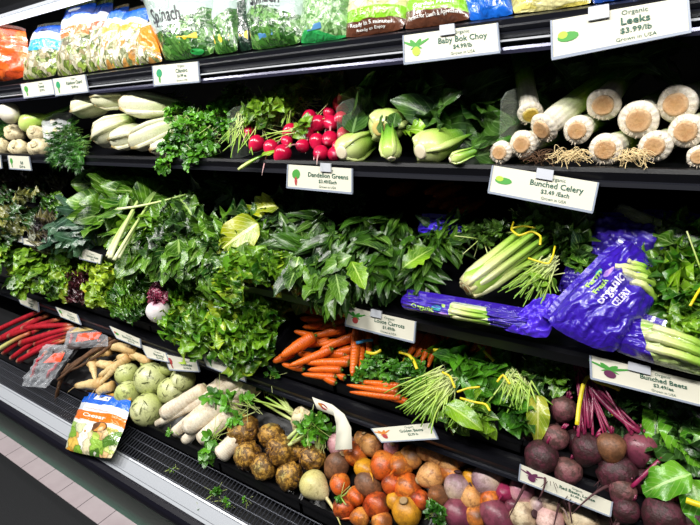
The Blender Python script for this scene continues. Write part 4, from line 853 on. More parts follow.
# ---- white bulbs and ginger at the far left
bulb('purple_topped_turnip', 'small white turnip with a purple top at the far upper left of the middle shelf', 'turnip', None, 10, 113, 10, ((1.0, 1.0), (1.02, 1.9)), veg('purple_top_skin', [(0, '#e6e2d2'), (.6, '#e2ddcf'), (.75, '#8a5a9a'), (1, '#6b3f84')], rough=.35), (-1, .2, .2), part='bulb')
A = PY(28, 124, 1.04); B = PY(50, 113, 1.07); t = thing('green_topped_bulb', 'smooth pale endive-like bulb with a green stalk pointing right', 'bulb', A - np.array((0, 0, .03))); r = mpp(A) * 9.5; d_ = nrm(B - A + (0, .03, 0))
mb = MB(); revolve(mb, A - d_ * r, d_, [(0, .1 * r), (r * .3, r * .6), (r * .9, r), (r * 1.8, r * .95), (r * 2.8, r * .6), (r * 3.6, r * .28), (r * 5.2, r * .2), (r * 7, r * .15)], 20, .03); mb.build('bulb', m_bok, t)
for i, (x, y, r, el, d) in enumerate(((15, 133, 8, 1.5, 'knobbly ginger root above the front row'), (37, 134, 8, 1.2, 'ginger root next to the clear bag'), (1, 147, 8, 1.2, 'ginger root at the left frame edge'), (19, 148, 8, 1.4, 'ginger root in the front row, second from the left'), (39, 148, 9, 1.4, 'ginger root in the front row beside the dill'))):
    t, p, rr, a = bulb('ginger_root', d, 'ginger', 'ginger roots on the middle shelf', x, y, r, S2, m_ging, (1, .2, U(-.3, .3)), el, .0, .0, .22, 2.2)
    mb = MB(); revolve(mb, p + np.array((rr * .4, -rr * .5, rr * .4)), (.3, -.5, .8), ball_prof(rr * .5, 0, 0), 12, .15, 2, i); mb.build('knob', m_ging, t)
# ---- bok choy
BK = [((347, 151), (368, 136), 15, 'bok choy lying low at the left behind the divider, base cut pale', (.05, 1, .12)), ((384, 127), (404, 108), 17, 'bok choy highest in the pile, its base turned to the front', (-.02, 1, .02)), ((397, 157), (404, 142), 9.5, 'small bok choy heart opening to the front', (-.3, .5, .8)), ((425, 150), (468, 134), 17, 'large bok choy at the right with bright green stalks', (.3, 1, .12)), ((455, 158), (490, 138), 7, 'slim white bok choy stalk lying at the lower right', (.75, .5, .25))]
for i, (a, b, r, d, dr) in enumerate(BK):
    A = PP(*a, S2, 0) + np.array((0, -.022, 0)); k = mpp(A); r *= k * 1.12; dr = nrm(dr); ln = r * 3.6 if i != 4 else r * 8
    t = thing('bok_choy', d, 'bok choy', A - np.array((0, 0, r)), 'bok choy on the middle shelf'); n = 9
    mb = MB(); prof = [(0, r * .35), (r * .15, r * .62), (r * .5, r * .95), (r * 1.0, r), (r * 1.8, r * .82), (r * 2.6, r * .6), (ln, r * .42)]
    revolve(mb, A, dr, prof, 26, .05, 1.6, i, squash=.9); mb.build('base', m_bok, t)
    mb = MB(); lv = MB(); x_, y_, _ = frame(dr)
    for q in range(4 if i == 4 else 6 if i == 2 else 9):
        an = q * 2.1 + i; o = x_ * math.cos(an) + y_ * math.sin(an) * .9
        P = [A + dr * (r * s) + o * r * w_ for s, w_ in ((.12, .35), (.45, .74), (1.0, .86), (1.7, .80), (2.3, .70), (2.9, .68), (3.4, .75))]
        tube(mb, P, [r * .2, r * .38, r * .42, r * .36, r * .26, r * .18, r * .1], 10, flat=.5)
        leaf(lv, P[-2], nrm(dr * 1.2 + o * .35 + rv(RN) * .1 + np.array((0, .3, .12))), nrm(o + np.array((0, -.3, .6))), .13 if i < 2 else .05 if i == 2 else .08, .075 if i < 2 else .03 if i == 2 else .045, BROAD, RN)
    mb.build('stalks', m_bok, t); lv.build('leaves', lf_bok, t)
    mb = MB(); revolve(mb, A, -dr, [(-.002, r * .42), (.001, r * .4), (.002, r * .3), (.0015, .02 * r)], 14, .05); mb.build('cut_base', m_cut if i != 1 else flat('tan_cut', '#c9b468', .6), t)
# ================================================================== leafy produce
R4 = random.Random(21)
CLIM4 = ((.835, .80), (1.06, .90)); LOW = ((.84, .85), (1.10, .98))
TIER.update({id(S3): 's3', id(S2): 's2', id(T4): 't4', id(LOW): 't4'})
VAR = {'leaf_lettuce': [lf_curl, lf_lett, lf_pal], 'leaf_collard': [lf_mid, lf_coll], 'leaf_dandelion': [lf_mid, lf_dand], 'leaf_bright': [lf_lett, lf_brt], 'leaf_mid': [lf_dark, lf_coll], 'leaf_spinach': [lf_mid, lf_brt], 'leaf_curly': [lf_lett], 'leaf_silver_kale': [lf_purp, lf_dark], 'leaf_olive_kale': [lf_dark, lf_olive], 'leaf_purple_kale': [lf_silv]}
def greens(name, label, cat, group, blobs, lm, st, n, Ln, Wd, flow=(0, -.4, -.5), out=.8, rnd_=.35, stm=None, ties=None, ribs=None, inner=.55, pl=S3, nm=None, stw=.0015, extra=None, tpl=None, tlift=.05):
    """blobs: (photo x, y, radius in px, lift) cushions of leaves lying on the plane pl"""
    c0 = PP(blobs[0][0], blobs[0][1], pl, blobs[0][3]); t = thing(name, label, cat, c0, group)
    lv = MB(); sk = MB() if stm else None
    mats = [lm] + VAR.get(lm.name, [])
    for x, y, r, l in blobs:
        c = PP(x, y, pl, l); k = mpp(c) * r
        bush(lv, c, (k, k * .8, k), n, Ln, Wd, st, flow, R4, out, rnd_, inner, stalk=sk, srad=stw, nm=len(mats))
    lv.build('leaves', mats, t, pl=pl)
    if sk and sk.n: sk.build('stems', stm, t, pl=pl)
    if ribs:
        mb = MB()
        for q in ribs:
            P = [PP(x, y, pl, l) for x, y, l in q[:3]]; tube(mb, bez(*P, 10), np.linspace(1, .5, 10) * q[3] * mpp(P[1]), 8, flat=.7)
        mb.build('stalks', stm or m_pale, t)
    for q in (ties or []): tie(t, q, tpl or pl, 3, tlift)
    return t
# --- shelf of bunched greens, from the left
greens('kale_bunch', 'silver-purple kale at the far left under the small price card', 'kale', None, [(22, 180, 20, .0), (44, 184, 16, .0), (2, 184, 16, 0)], lf_silv, LETT, 12, .10, .09, (0, -.5, -.2))
greens('kale_bunch', 'olive-green crinkly kale at the left edge above the first lettuce', 'kale', None, [(10, 212, 20, .02), (32, 206, 20, .025), (42, 222, 16, .015), (16, 226, 14, .01)], lf_olive, LETT, 12, .07, .07)
greens('kale_bunch', 'purple-grey curly kale bunch between the olive kale and the dark flat kale', 'kale', None, [(52, 228, 12, .02), (46, 238, 10, .01), (60, 180, 12, 0)], lf_purp, CURL, 11, .075, .075)
greens('lettuce_head', 'small bright green leaf tuft behind the dark flat kale', 'lettuce', None, [(56, 204, 11, .01), (60, 214, 8, .02)], lf_lett, LETT, 14, .06, .05)
greens('kale_bunch', 'dark blue-green flat kale bunch drooping over the white card at the left', 'kale', None, [(60, 230, 13, .03), (78, 218, 16, .03), (90, 232, 12, .025), (78, 238, 10, .02)], lf_dino, DINO, 15, .11, .05, (-.6, -.4, -.5), .6)
greens('collard_bunch', 'large pale collard leaves with thick white ribs left of centre', 'collard greens', None, [(112, 182, 20, .03), (122, 206, 20, .03), (104, 212, 14, .035), (140, 200, 18, .02)], lf_coll, BROAD, 9, .16, .12, (-.35, -.4, .25), .5, .3, m_pale,
       ribs=[((110, 258, .09), (124, 222, .10), (153, 176, .09), 2.5), ((114, 260, .085), (130, 232, .10), (155, 194, .07), 2.1), ((118, 209, .105), (150, 206, .105), (194, 192, .07), 2.1), ((112, 252, .085), (120, 236, .09), (134, 212, .09), 2.6), ((118, 258, .08), (128, 240, .085), (142, 214, .08), 2.4), ((108, 256, .085), (113, 240, .09), (126, 220, .085), 2.4)])
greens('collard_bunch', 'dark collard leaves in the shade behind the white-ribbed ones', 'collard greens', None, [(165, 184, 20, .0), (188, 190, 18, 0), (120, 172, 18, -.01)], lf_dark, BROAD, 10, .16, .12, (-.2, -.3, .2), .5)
greens('chard_bunch', 'bunch of narrow light green leaves right under the white collard ribs', 'greens', None, [(136, 232, 15, .03), (152, 226, 14, .03), (124, 240, 12, .03), (150, 244, 12, .02)], lf_brt, SPIN, 16, .09, .045, (-.4, -.5, -.4), .6)
greens('collard_bunch', 'broad flat blue-green leaves low beneath the light green bunch', 'collard greens', None, [(134, 258, 12, .02), (166, 256, 12, .02), (100, 226, 9, .03)], lf_coll, BROAD, 7, .11, .08, (-.3, -.6, -.4), .5)
greens('chard_bunch', 'rounded mid-green chard leaves with fine veins left of the yellow leaf', 'chard', None, [(168, 222, 16, .035), (184, 214, 18, .025), (190, 236, 16, .03), (176, 240, 14, .03)], lf_mid, LETT, 10, .11, .09, (-.4, -.4, -.3), .6)
greens('chard_bunch', 'chard bunch carrying the big yellow-green leaf in the middle of the shelf', 'chard', None, [(212, 230, 18, .02), (240, 240, 18, .025), (256, 224, 18, .015), (226, 254, 16, .02)], lf_coll, LETT, 12, .12, .09, (-.3, -.5, -.4), .6)
def single_leaf(label, px, py, pl, l, to, Ln, Wd, st, lm, name='loose_leaf', curl=.5, grp=None):
    p = PP(px, py, pl, l); q = PP(*to, pl, l); t = MB(); leaf(t, p, q - p, nrm((CAM - p) * .8 + np.array((0, 0, .7))), Ln, Wd, st, R4, curl=curl)
    o = t.build(name, lm, None, loc=p, pl=pl); return tag(o, label, 'leaf', grp)
BL_ = ST(8, 12, .72, .95, .07, 2.0, .15, .6)
single_leaf('large bright yellow-green chard leaf with pale veins in the middle of the greens shelf', 258, 224, S3, .085, (220, 246), .135, .105, BL_, lf_yel)
single_leaf('upper yellow leaf with curled edges above the large yellow-green one', 276, 206, S3, .06, (234, 208), .12, .07, LETT, lf_yel)
single_leaf('dark green round leaf just left of the large yellow-green one', 244, 256, S3, .07, (210, 240), .11, .085, BL_, lf_mid)
single_leaf('pale broad leaf on the white-ribbed collards, left edge folded', 122, 210, S3, .105, (88, 200), .14, .13, BL_, lf_coll)
single_leaf('upright collard leaf with a white midrib at the top left of the collards', 132, 206, S3, .085, (112, 168), .19, .17, BL_, lf_coll)
single_leaf('large dark-edged collard leaf leaning right of the white ribs', 142, 206, S3, .08, (172, 172), .17, .13, BL_, lf_mid)
greens('chard_bunch', 'chard leaves drooping over the shelf edge left of centre, above the drooping lettuce', 'chard', None, [(178, 262, 13, .035), (196, 262, 14, .035), (158, 262, 11, .02), (212, 272, 12, .035)], lf_coll, BROAD, 9, .095, .07, (-.1, -.5, -.8), .6)
greens('chard_bunch', 'frilly chard leaves drooping under the large yellow-green leaf', 'chard', None, [(236, 268, 14, .035), (256, 262, 14, .035), (276, 268, 13, .035), (228, 284, 9, .03)], lf_lett, LETT, 10, .085, .07, (0, -.5, -.8), .6)
greens('chard_bunch', 'flat mid-green leaves drooping over the shelf edge above the loose carrots', 'chard', None, [(296, 272, 13, .035), (312, 270, 12, .035), (318, 288, 10, .03)], lf_mid, BROAD, 10, .08, .05, (0, -.5, -.8), .6)
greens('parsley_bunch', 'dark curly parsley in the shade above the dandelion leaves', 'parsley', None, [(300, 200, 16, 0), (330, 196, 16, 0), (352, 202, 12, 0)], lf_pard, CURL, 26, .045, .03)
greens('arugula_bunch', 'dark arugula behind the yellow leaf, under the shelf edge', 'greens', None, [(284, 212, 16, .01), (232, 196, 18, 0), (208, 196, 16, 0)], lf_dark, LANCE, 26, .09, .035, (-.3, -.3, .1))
def narrow(name, label, cat, blobs, n, Ln, Wd, flow, lm=None, nfl=.4): return greens(name, label, cat, 'dandelion bunches on the greens shelf', blobs, lm or lf_dand, ST(4, 9, .85, 1, .06, 1.8, .4, .9), int(n * 1.35), Ln * .98, Wd * .74, flow, .55, nfl, None)
narrow('dandelion_bunch', 'dandelion greens lying to the left, next to the yellow leaf', 'greens', [(296, 234, 15, .03), (284, 250, 14, .03), (312, 222, 14, .03), (300, 250, 14, .03)], 15, .115, .038, (-.8, -.4, -.25))
narrow('dandelion_bunch', 'dandelion greens hanging down over the left end of the loose carrots card', 'greens', [(338, 262, 15, .04), (340, 280, 14, .04), (330, 246, 16, .03), (336, 294, 8, .035), (322, 232, 14, .02)], 15, .105, .042, (-.25, -.6, -.9))
narrow('dandelion_bunch', 'dandelion greens in the centre with broad glossy leaves', 'greens', [(372, 246, 17, .035), (386, 262, 16, .04), (360, 230, 16, .02), (390, 276, 12, .035), (372, 276, 11, .035)], 17, .10, .042, (-.1, -.6, -.5))
narrow('dandelion_bunch', 'dandelion greens at the right, touching the cut celery base', 'greens', [(410, 250, 16, .03), (424, 264, 15, .035), (436, 246, 15, .02), (420, 276, 11, .03), (398, 228, 16, .01)], 17, .09, .034, (.15, -.6, -.3))
greens('arugula_bunch', 'spiky light green leaves behind the right end of the dandelion greens', 'greens', None, [(452, 238, 15, .02), (466, 230, 14, .015), (440, 232, 12, .01)], lf_mid, LANCE, 22, .075, .02, (.4, -.3, .3))
for x, y, tx, ty, lm, d in ((352, 262, 362, 282, lf_brt, 'pale toothed dandelion leaf hanging in the centre-left'), (402, 268, 424, 252, lf_brt, 'pale broad leaf in front of the right dandelion bunch'), (336, 274, 342, 306, lf_mid, 'long drooping dandelion leaf over the price card end'), (352, 256, 334, 264, lf_mid, 'toothed leaf lying crosswise above the hanging ones')):
    single_leaf(d, x, y, S3, .085, (tx, ty), .085, .042, ST(4, 9, .85, 1, .07, 3, .3, .7, lobes=.15), lm)
# --- celery bunch with its cut base
def stalks_bundle(mb, A, dr, ln, r0, r1, n, rnd, ns=8, spread=1.0):
    x, y, _ = frame(dr)
    for i in range(n):
        an = i * 2.4; q = math.sqrt((i + .5) / n); o = x * math.cos(an) + y * math.sin(an)
        P = [A + dr * (ln * s) + o * q * (r0 * .72 + (r1 - r0 * .72) * s ** .7 * spread) * (1.05 if .02 < s < .3 else 1) for s in np.linspace(0, 1, 9)]
        tube(mb, P, np.array([.30, .40, .42, .40, .36, .32, .28, .25, .22]) * r0 * (1.05 - .2 * q), ns, flat=.75, lump=.08, seed=i)
m_cel = veg('celery_stalk', [(0, '#d9d0a0'), (.08, '#e3e6bd'), (.35, '#d2dd92'), (.65, '#a5cc52'), (1, '#6fae34')], '#a89a62', .2, 60, .04, .3, .3, 60, stripes=5, dthr=.64)
A = PP(467, 289, S3, .045); B = PP(540, 236, S3, .05); dr = nrm(B - A); ln = np.linalg.norm(B - A); r = 15 * mpp(A)
t = thing('celery_bunch', 'unwrapped celery bunch with a brown cut base and a yellow band', 'celery', A - np.array((0, 0, r)))
mb = MB(); stalks_bundle(mb, A, dr, ln, r, r * 1.25, 15, R4, spread=1.1); mb.build('stalks', m_cel, t)
mb = MB(); revolve(mb, A, dr, [(-.002, .1 * r), (-.001, r * .6), (.004, r * .8), (r * .5, r * 1.0), (r * 1.6, r * .98), (r * 3, r * .8)], 24, .10, 1.5, 3); mb.build('base', m_cel, t)
mb = MB(); revolve(mb, A, -dr, [(-.001, r * .66), (.0015, r * .60), (.001, r * .35), (.003, r * .2), (.002, .02 * r)], 18, .15, 2, 2); mb.build('cut_end', veg('celery_cut', [(0, '#d9c9a0'), (.5, '#a8845a'), (1, '#8a6238')], '#6a4420', .6, 80, .1, .6), t)
fo = MB(); st = MB()
for x, y, rr, n in ((528, 226, 13, 30), (542, 214, 15, 34), (556, 222, 13, 26), (500, 230, 9, 12), (566, 238, 10, 16), (483, 236, 7, 10)): c = PP(x, y, S3, .05); parsley(fo, c, rr * mpp(c), n, .022, (.3, -.3, .3), R4, st, .0013)
st.build('stems', m_lime, t); fo.build('foliage', lf_mid, t)
tie(t, [(514, 222), (511, 230), (519, 236), (532, 231), (541, 236), (540, 245)], S3, 2.6, .095); tie(t, [(512, 228), (524, 226), (536, 228)], S3, 2.4, .10, name='tie_band')
t = greens('spinach_bunch', 'leafy bunch with thin lime stems and a yellow twist, right of the celery bunch', 'greens', None, [(574, 238, 13, .03), (590, 232, 12, .02), (566, 250, 12, .04), (580, 256, 10, .03)], lf_mid, SPIN, 13, .075, .045, (.3, -.4, .4), .6, .3)
st = MB(); fo = MB()
for i in range(80):
    a = PP(552 + R4.gauss(0, 4), 262 + R4.gauss(0, 4), S3, .06 + R4.uniform(-.01, .015)); b = PP(528 + R4.gauss(0, 14), 286 + R4.gauss(0, 10), S3, .035 + R4.uniform(-.01, .02))
    tube(st, bez(a, (a + b) / 2 + rv(R4) * .005, b, 6), .0011, 4, cap=False)
    if i % 4 == 0: leaf(fo, (a + b) / 2, nrm(rv(R4) + np.array((0, -1, 0))), nrm((0, -.5, 1)), .022, .014, SPIN, R4)
st.build('stalks', m_lime, t); fo.build('small_leaves', lf_brt, t); tie(t, [(528, 258), (540, 262), (549, 264), (553, 256), (555, 246)], S3, 2.2, .085)
greens('spinach_bunch', 'dark crinkled spinach at the right edge above the clear celery bag', 'spinach', None, [(680, 262, 16, .04), (700, 258, 16, .035), (672, 284, 14, .045), (694, 286, 16, .05), (692, 242, 14, .02)], lf_spin, LETT, 11, .10, .08, (-.2, -.5, -.3), .7, .35, m_lime, ties=[[(690, 306), (698, 292), (704, 284)]], tlift=.1)
greens('spinach_bunch', 'brighter lower spinach leaves drooping over the celery bag at the right edge', 'spinach', None, [(690, 316, 12, .05), (704, 330, 12, .045), (696, 302, 12, .05)], lf_brt, LETT, 9, .085, .06, (-.1, -.5, -.7), .6)
# --- lettuces and bunches in the trays of the lowest shelf
greens('lettuce_head', 'romaine head at the far left edge of the lowest shelf', 'lettuce', None, [(4, 256, 18, .03), (-6, 276, 16, .02), (14, 244, 12, .02)], lf_lett, LETT, 18, .08, .06, (0, -.6, -.2), pl=LOW)
greens('lettuce_head', 'green leaf lettuce with layered fronds, under the dark flat kale', 'lettuce', None, [(34, 262, 18, .04), (26, 282, 14, .035), (46, 278, 14, .04), (50, 256, 14, .03)], lf_brt, ST(6, 8, .7, .4, .13, 2.4, .4, .9, 1.6), 22, .075, .055, (.1, -.7, -.2), pl=LOW)
greens('lettuce_head', 'green lettuce behind a white rib, left of the dark red lettuce', 'lettuce', None, [(66, 270, 14, .03), (60, 286, 11, .03), (74, 256, 10, .02)], lf_lett, LETT, 18, .07, .05, (0, -.6, -.2), pl=LOW)
t = greens('red_lettuce_head', 'dark red leaf lettuce between two green ones', 'lettuce', None, [(84, 282, 11, .03), (92, 278, 9, .03), (80, 292, 8, .02)], lf_red, CURL, 18, .055, .045, (0, -.6, -.2), pl=LOW, ties=[[(79, 276), (82, 288), (90, 296)]])
t = greens('lettuce_head', 'pale green lettuce tied with a yellow band, above the wrapped rhubarb', 'lettuce', None, [(108, 276, 15, .05), (100, 266, 11, .045), (116, 288, 12, .045), (106, 292, 10, .04)], lf_pal, LETT, 13, .085, .07, (-.1, -.6, -.2), pl=LOW, ties=[[(102, 276), (112, 271), (126, 269)]], stm=m_pale, tlift=.085)
greens('curly_kale_bunch', 'tightly curled bright green kale hanging over the tray front', 'kale', None, [(130, 294, 14, .055), (140, 282, 13, .055), (122, 300, 11, .045), (134, 306, 11, .045), (150, 288, 9, .045)], lf_curl, CURL, 22, .055, .05, (0, -.6, -.2), pl=LOW)
greens('curly_kale_bunch', 'second curly kale bunch behind the radicchio, reaching under the chard', 'kale', None, [(160, 272, 14, .03), (174, 276, 12, .03), (148, 268, 10, .02)], lf_curl, CURL, 18, .055, .05, (0, -.6, -.1), pl=LOW)
p = PP(158, 311, LOW, .075); r = 11.5 * mpp(p); t = thing('radicchio_head', 'white and magenta radicchio head in the short tray', 'radicchio', p - np.array((0, 0, r)))
mb = MB(); revolve(mb, p, (.2, -.2, 1), ball_prof(r, .1, .1), 20, .06); mb.build('heart', veg('radicchio_heart', [(0, '#d8d4d6'), (.7, '#e6e2e4'), (.92, '#d0a8bc'), (1, '#8a2050')], rough=.35), t)
lv = MB(); bush(lv, p + np.array((0, .01, r * 1.1)), r * .6, 12, .032, .035, LETT, (0, 0, .6), R4); bush(lv, PP(160, 290, LOW, .07), r * .5, 9, .04, .035, LETT, (0, -.2, .6), R4); lv.build('leaves', lf_radc, t)
def lett(label, blobs, lm=None, n=14, Ln=.085, Wd=.075, st=LETT, **k): return greens('lettuce_head', label, 'lettuce', None, blobs, lm or lf_lett, st, n, Ln, Wd, (-.05, -.6, -.5), pl=LOW, **k)
lett('green lettuce just right of the radicchio, small rounded leaves', [(186, 300, 13, .035), (178, 318, 8, .03), (186, 286, 13, .035)])
lett('frilly green lettuce drooping lowest over the tray, left part', [(204, 322, 15, .03), (196, 334, 13, .02), (212, 304, 15, .03)])
lett('frilly green lettuce drooping over the tray, right above the long white card', [(236, 342, 15, .03), (224, 332, 14, .03), (246, 352, 11, .02), (232, 318, 15, .03)])
lett('green lettuce beside the loose carrots with darker leaves', [(258, 326, 15, .025), (266, 310, 15, .02), (252, 308, 14, .03), (262, 344, 9, .015)], lf_curl)
lett('green lettuce beneath the chard and above the drooping ones', [(206, 282, 16, .04), (224, 292, 14, .04), (196, 270, 14, .03), (244, 280, 14, .04)], n=16)
lett('bright green lettuce leaves under the left dandelion greens', [(282, 280, 14, .03), (296, 276, 12, .03), (270, 286, 12, .03), (304, 290, 9, .02)], lf_brt, n=12, Wd=.05, st=BROAD)
# spinach and beet leaves at the right of the lowest shelf
def stembunch(label, fans, leaves, ties_, lm, g, brt=None):
    c = PP(*fans[0][:2], T4, .05); t = thing('spinach_bunch', label, 'spinach', c, g); st = MB(); lv = MB()
    for x, y, x2, y2, n, sx, sy in fans:
        for i in range(n):
            a = PP(x + R4.gauss(0, 4), y + R4.gauss(0, 4), T4, .055 + R4.uniform(-.01, .01)); b = PP(x2 + R4.gauss(0, sx), y2 + R4.gauss(0, sy), T4, .035 + R4.uniform(-.015, .03))
            tube(st, bez(a, (a + b) / 2 + rv(R4) * .006 + np.array((0, 0, .008)), b, 7), [.0013, .0015, .0016, .0018, .0019, .0018, .0012], 5)
    for x, y, r, l, n, Lg, Wg in leaves: c_ = PP(x, y, T4, l); k = mpp(c_) * r; bush(lv, c_, (k, k * .8, k), n, Lg, Wg, SPIN, (.1, -.4, .1), R4, .8, .35)
    st.build('stalks', m_lime, t, pl=T4); lv.build('leaves', lm, t, pl=T4)
    for q in ties_: tie(t, q, T4, 2.6, .09)
    return t
stembunch('spinach bunch with a fan of cut lime stems facing front, left of the beets', [(446, 376, 420, 402, 60, 13, 9), (450, 384, 432, 414, 34, 9, 7), (446, 372, 404, 392, 16, 8, 6)], [(462, 364, 14, .04, 22, .075, .045), (448, 352, 10, .04, 12, .07, .04), (474, 384, 12, .04, 18, .06, .04)], [[(442, 372), (450, 376), (455, 388)], [(457, 392), (468, 388), (480, 387)]], lf_spin, 'spinach bunches')
stembunch('spinach leaves low over the tray rim below the yellow twists', [(470, 404, 460, 424, 10, 8, 5)], [(474, 412, 14, .03, 26, .05, .035), (456, 416, 10, .03, 14, .05, .032), (484, 424, 8, .02, 10, .045, .03)], [[(460, 398), (474, 402), (486, 404), (490, 411)]], lf_brt, 'spinach bunches')
single_leaf('pale broad leaf lying on the lower spinach leaves', 446, 404, T4, .085, (474, 420), .085, .042, BL_, lf_brt)
stembunch('second spinach bunch with thin stems under the celery shelf', [(512, 374, 518, 394, 60, 13, 8), (524, 378, 524, 404, 24, 9, 6)], [(500, 366, 14, .03, 22, .065, .045), (512, 414, 12, .02, 20, .05, .035), (520, 424, 9, .015, 14, .045, .03), (492, 392, 12, .02, 16, .06, .04), (536, 366, 12, .02, 10, .06, .04)], [[(497, 382), (503, 374), (510, 384)]], lf_spin, 'spinach bunches')
stembunch('dark spinach in the shade behind the two stem fans', [], [(480, 360, 12, .0, 14, .07, .05), (524, 358, 12, .0, 14, .07, .05)], [], lf_dark, None) if False else None
BPL = ((.80, .77), (.98, .91))
def bleaf(label, x, y, l, to, Ln, Wd, lm, st=None, curl=.6): return single_leaf(label, x, y, BPL, l, to, Ln, Wd, st or ST(8, 16, .66, .7, .13, 2.6, .25, .7, 1.8), lm, 'beet_leaf', curl)
bleaf('yellow-green beet leaf hanging down between the left beets', 538, 396, .06, (538, 440), .085, .042, lf_beet2)
bleaf('broad bright beet leaf with a wavy edge at the lower right', 692, 474, .05, (640, 488), .085, .055, lf_beet)
bleaf('bright beet leaf pointing down in the right corner above the wavy one', 676, 402, .05, (684, 446), .10, .065, lf_beet)
bleaf('beet leaf hanging under the bunched beets price card', 668, 396, .045, (658, 430), .085, .06, lf_beet)
bleaf('beet leaf at the right frame edge, upper', 700, 420, .045, (702, 464), .09, .06, lf_beet)
bleaf('beet leaf at the right frame edge, under the wavy leaf', 690, 480, .03, (704, 510), .08, .06, lf_beet)
bleaf('small beet leaf left of the corner leaves', 652, 412, .04, (662, 446), .07, .045, lf_beet)
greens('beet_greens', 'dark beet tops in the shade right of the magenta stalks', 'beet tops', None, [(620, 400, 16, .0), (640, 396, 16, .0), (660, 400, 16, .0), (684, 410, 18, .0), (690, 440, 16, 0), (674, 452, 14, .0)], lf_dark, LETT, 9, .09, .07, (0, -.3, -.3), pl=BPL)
greens('beet_greens', 'pale beet tops crumpled behind the upper left beet', 'beet tops', None, [(548, 370, 13, .02), (562, 378, 12, .02), (536, 378, 10, .02)], lf_mid, LETT, 14, .06, .045, (0, -.4, .1), pl=BPL, stm=m_pale)
t = thing('yellow_tie_tag', 'long yellow printed tie right of the magenta beet stalks', 'tie', PP(618, 412, BPL, .04)); tie(t, [(612, 413), (622, 419), (636, 430)], BPL, 5, .04)
t = thing('yellow_tie_tag', 'yellow tie at the right frame edge over the lowest beet', 'tie', PP(694, 502, BPL, .04)); tie(t, [(686, 500), (694, 503), (704, 506)], BPL, 7, .06)
# --- herbs and greens on the middle shelf
def herb(name, label, cat, lst, lm, sz, flow=(0, -.6, -.4), stm=None, st=PARS, trip=3, stems=None, spread=.9, wf=1.0):
    c = PP(lst[0][0], lst[0][1], S2, lst[0][3]); t = thing(name, label, cat, c); fo = MB(); sk = MB()
    for x, y, r, l, n in lst: c = PP(x, y, S2, l); parsley(fo, c, r * mpp(c), n, sz, flow, R4, sk, .0011, st, trip, spread, wf)
    for x, y, x2, y2, n, s_ in (stems or []):
        for i in range(n):
            a = PP(x + R4.gauss(0, s_), y + R4.gauss(0, s_), S2, .02); b = PP(x2 + R4.gauss(0, s_), y2 + R4.gauss(0, s_), S2, .01); tube(sk, bez(a, (a + b) / 2 + rv(R4) * .005, b, 6), .0014, 4, cap=False)
    fo.build('foliage', lm, t, pl=S2)
    if sk.n: sk.build('stems', stm or m_lime, t, pl=S2)
    return t
P1 = ST(3, 4, .6, .5, .15, 1.3, .25, .6)
herb('dill_bunch', 'feathery dark green dill bunch hanging over the middle shelf edge', 'dill', [(68, 138, 16, .0, 90), (60, 150, 14, .0, 70), (76, 152, 13, .0, 70), (66, 160, 10, -.01, 50), (78, 164, 8, -.012, 34), (56, 158, 8, -.01, 30)], lf_dill, .021, (0, -.6, -.5), m_gst, ST(1, 3, .6, 1, .02, 1, .1, .4), 7, spread=.38, wf=.22)
herb('dill_bunch', 'dark feathery herb at the left edge behind the ginger', 'herbs', [(2, 132, 11, 0, 60)], lf_dill, .015, (0, -.5, 0), m_gst, ST(1, 3, .6, 1, .02, 1, .1, .4), 7, spread=.38, wf=.22)
herb('parsley_bunch', 'flat parsley bunch right of the fennel, hanging over the shelf edge', 'parsley', [(182, 118, 15, .01, 40), (190, 136, 18, .01, 56), (176, 150, 14, .0, 34), (206, 146, 14, .0, 36), (200, 122, 14, .01, 34), (166, 166, 7, -.005, 12), (196, 160, 10, -.005, 20), (172, 104, 9, .02, 16)], lf_pars, .0215, st=P1)
herb('parsley_bunch', 'parsley bunch with a fan of lime stems left of the radishes', 'parsley', [(222, 112, 14, .0, 34), (240, 104, 15, .0, 34), (228, 128, 10, .0, 18), (236, 92, 10, .0, 16)], lf_pars, .020, (0, -.5, 0), st=P1, stems=[(240, 118, 228, 142, 18, 5), (246, 116, 244, 150, 12, 5)])
herb('radish_greens', 'leafy radish tops behind the single upper radish', 'radish tops', [(262, 112, 14, .02, 30), (280, 106, 15, .02, 34), (258, 122, 8, .015, 12), (296, 102, 12, .01, 20), (306, 128, 7, .01, 8)], lf_brt, .03, (-.2, -.4, .1), st=SPIN, stems=[(296, 130, 266, 138, 6, 3), (290, 100, 286, 128, 6, 4)], trip=2)
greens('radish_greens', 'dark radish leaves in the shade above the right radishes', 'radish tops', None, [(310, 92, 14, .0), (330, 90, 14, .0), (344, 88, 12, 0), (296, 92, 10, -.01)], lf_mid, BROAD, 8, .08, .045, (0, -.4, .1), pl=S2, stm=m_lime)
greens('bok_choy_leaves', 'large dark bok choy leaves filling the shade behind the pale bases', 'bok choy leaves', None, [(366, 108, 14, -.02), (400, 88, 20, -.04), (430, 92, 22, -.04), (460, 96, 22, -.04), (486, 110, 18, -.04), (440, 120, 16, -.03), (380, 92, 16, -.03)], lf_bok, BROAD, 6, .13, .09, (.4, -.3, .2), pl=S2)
single_leaf('folded dark leaf standing between the radishes and the bok choy', 352, 134, S2, .02, (362, 92), .10, .06, BROAD, lf_bok)
single_leaf('bright green bok choy leaf above the small heart', 424, 132, S2, .02, (398, 122), .07, .04, LETT, lf_brt)
t = thing('cut_stalk', 'pale green cut stalk leaning over the shelf edge below the radishes', 'stalk', PP(254, 160, S2, .0)); A = PP(244, 168, S2, .0) + np.array((0, -.02, 0)); B = PP(262, 156, S2, .012); mb = MB(); tube(mb, bez(A, (A + B) / 2 + np.array((0, 0, .004)), B, 7), [.006, .008, .008, .008, .007, .006, .004], 10, flat=.6); mb.build('stalk', m_bok, t)
lv = MB(); leaf(lv, B, (.4, .3, .2), (0, -.5, 1), .05, .03, BROAD, R4); lv.build('leaf', lf_brt, t)
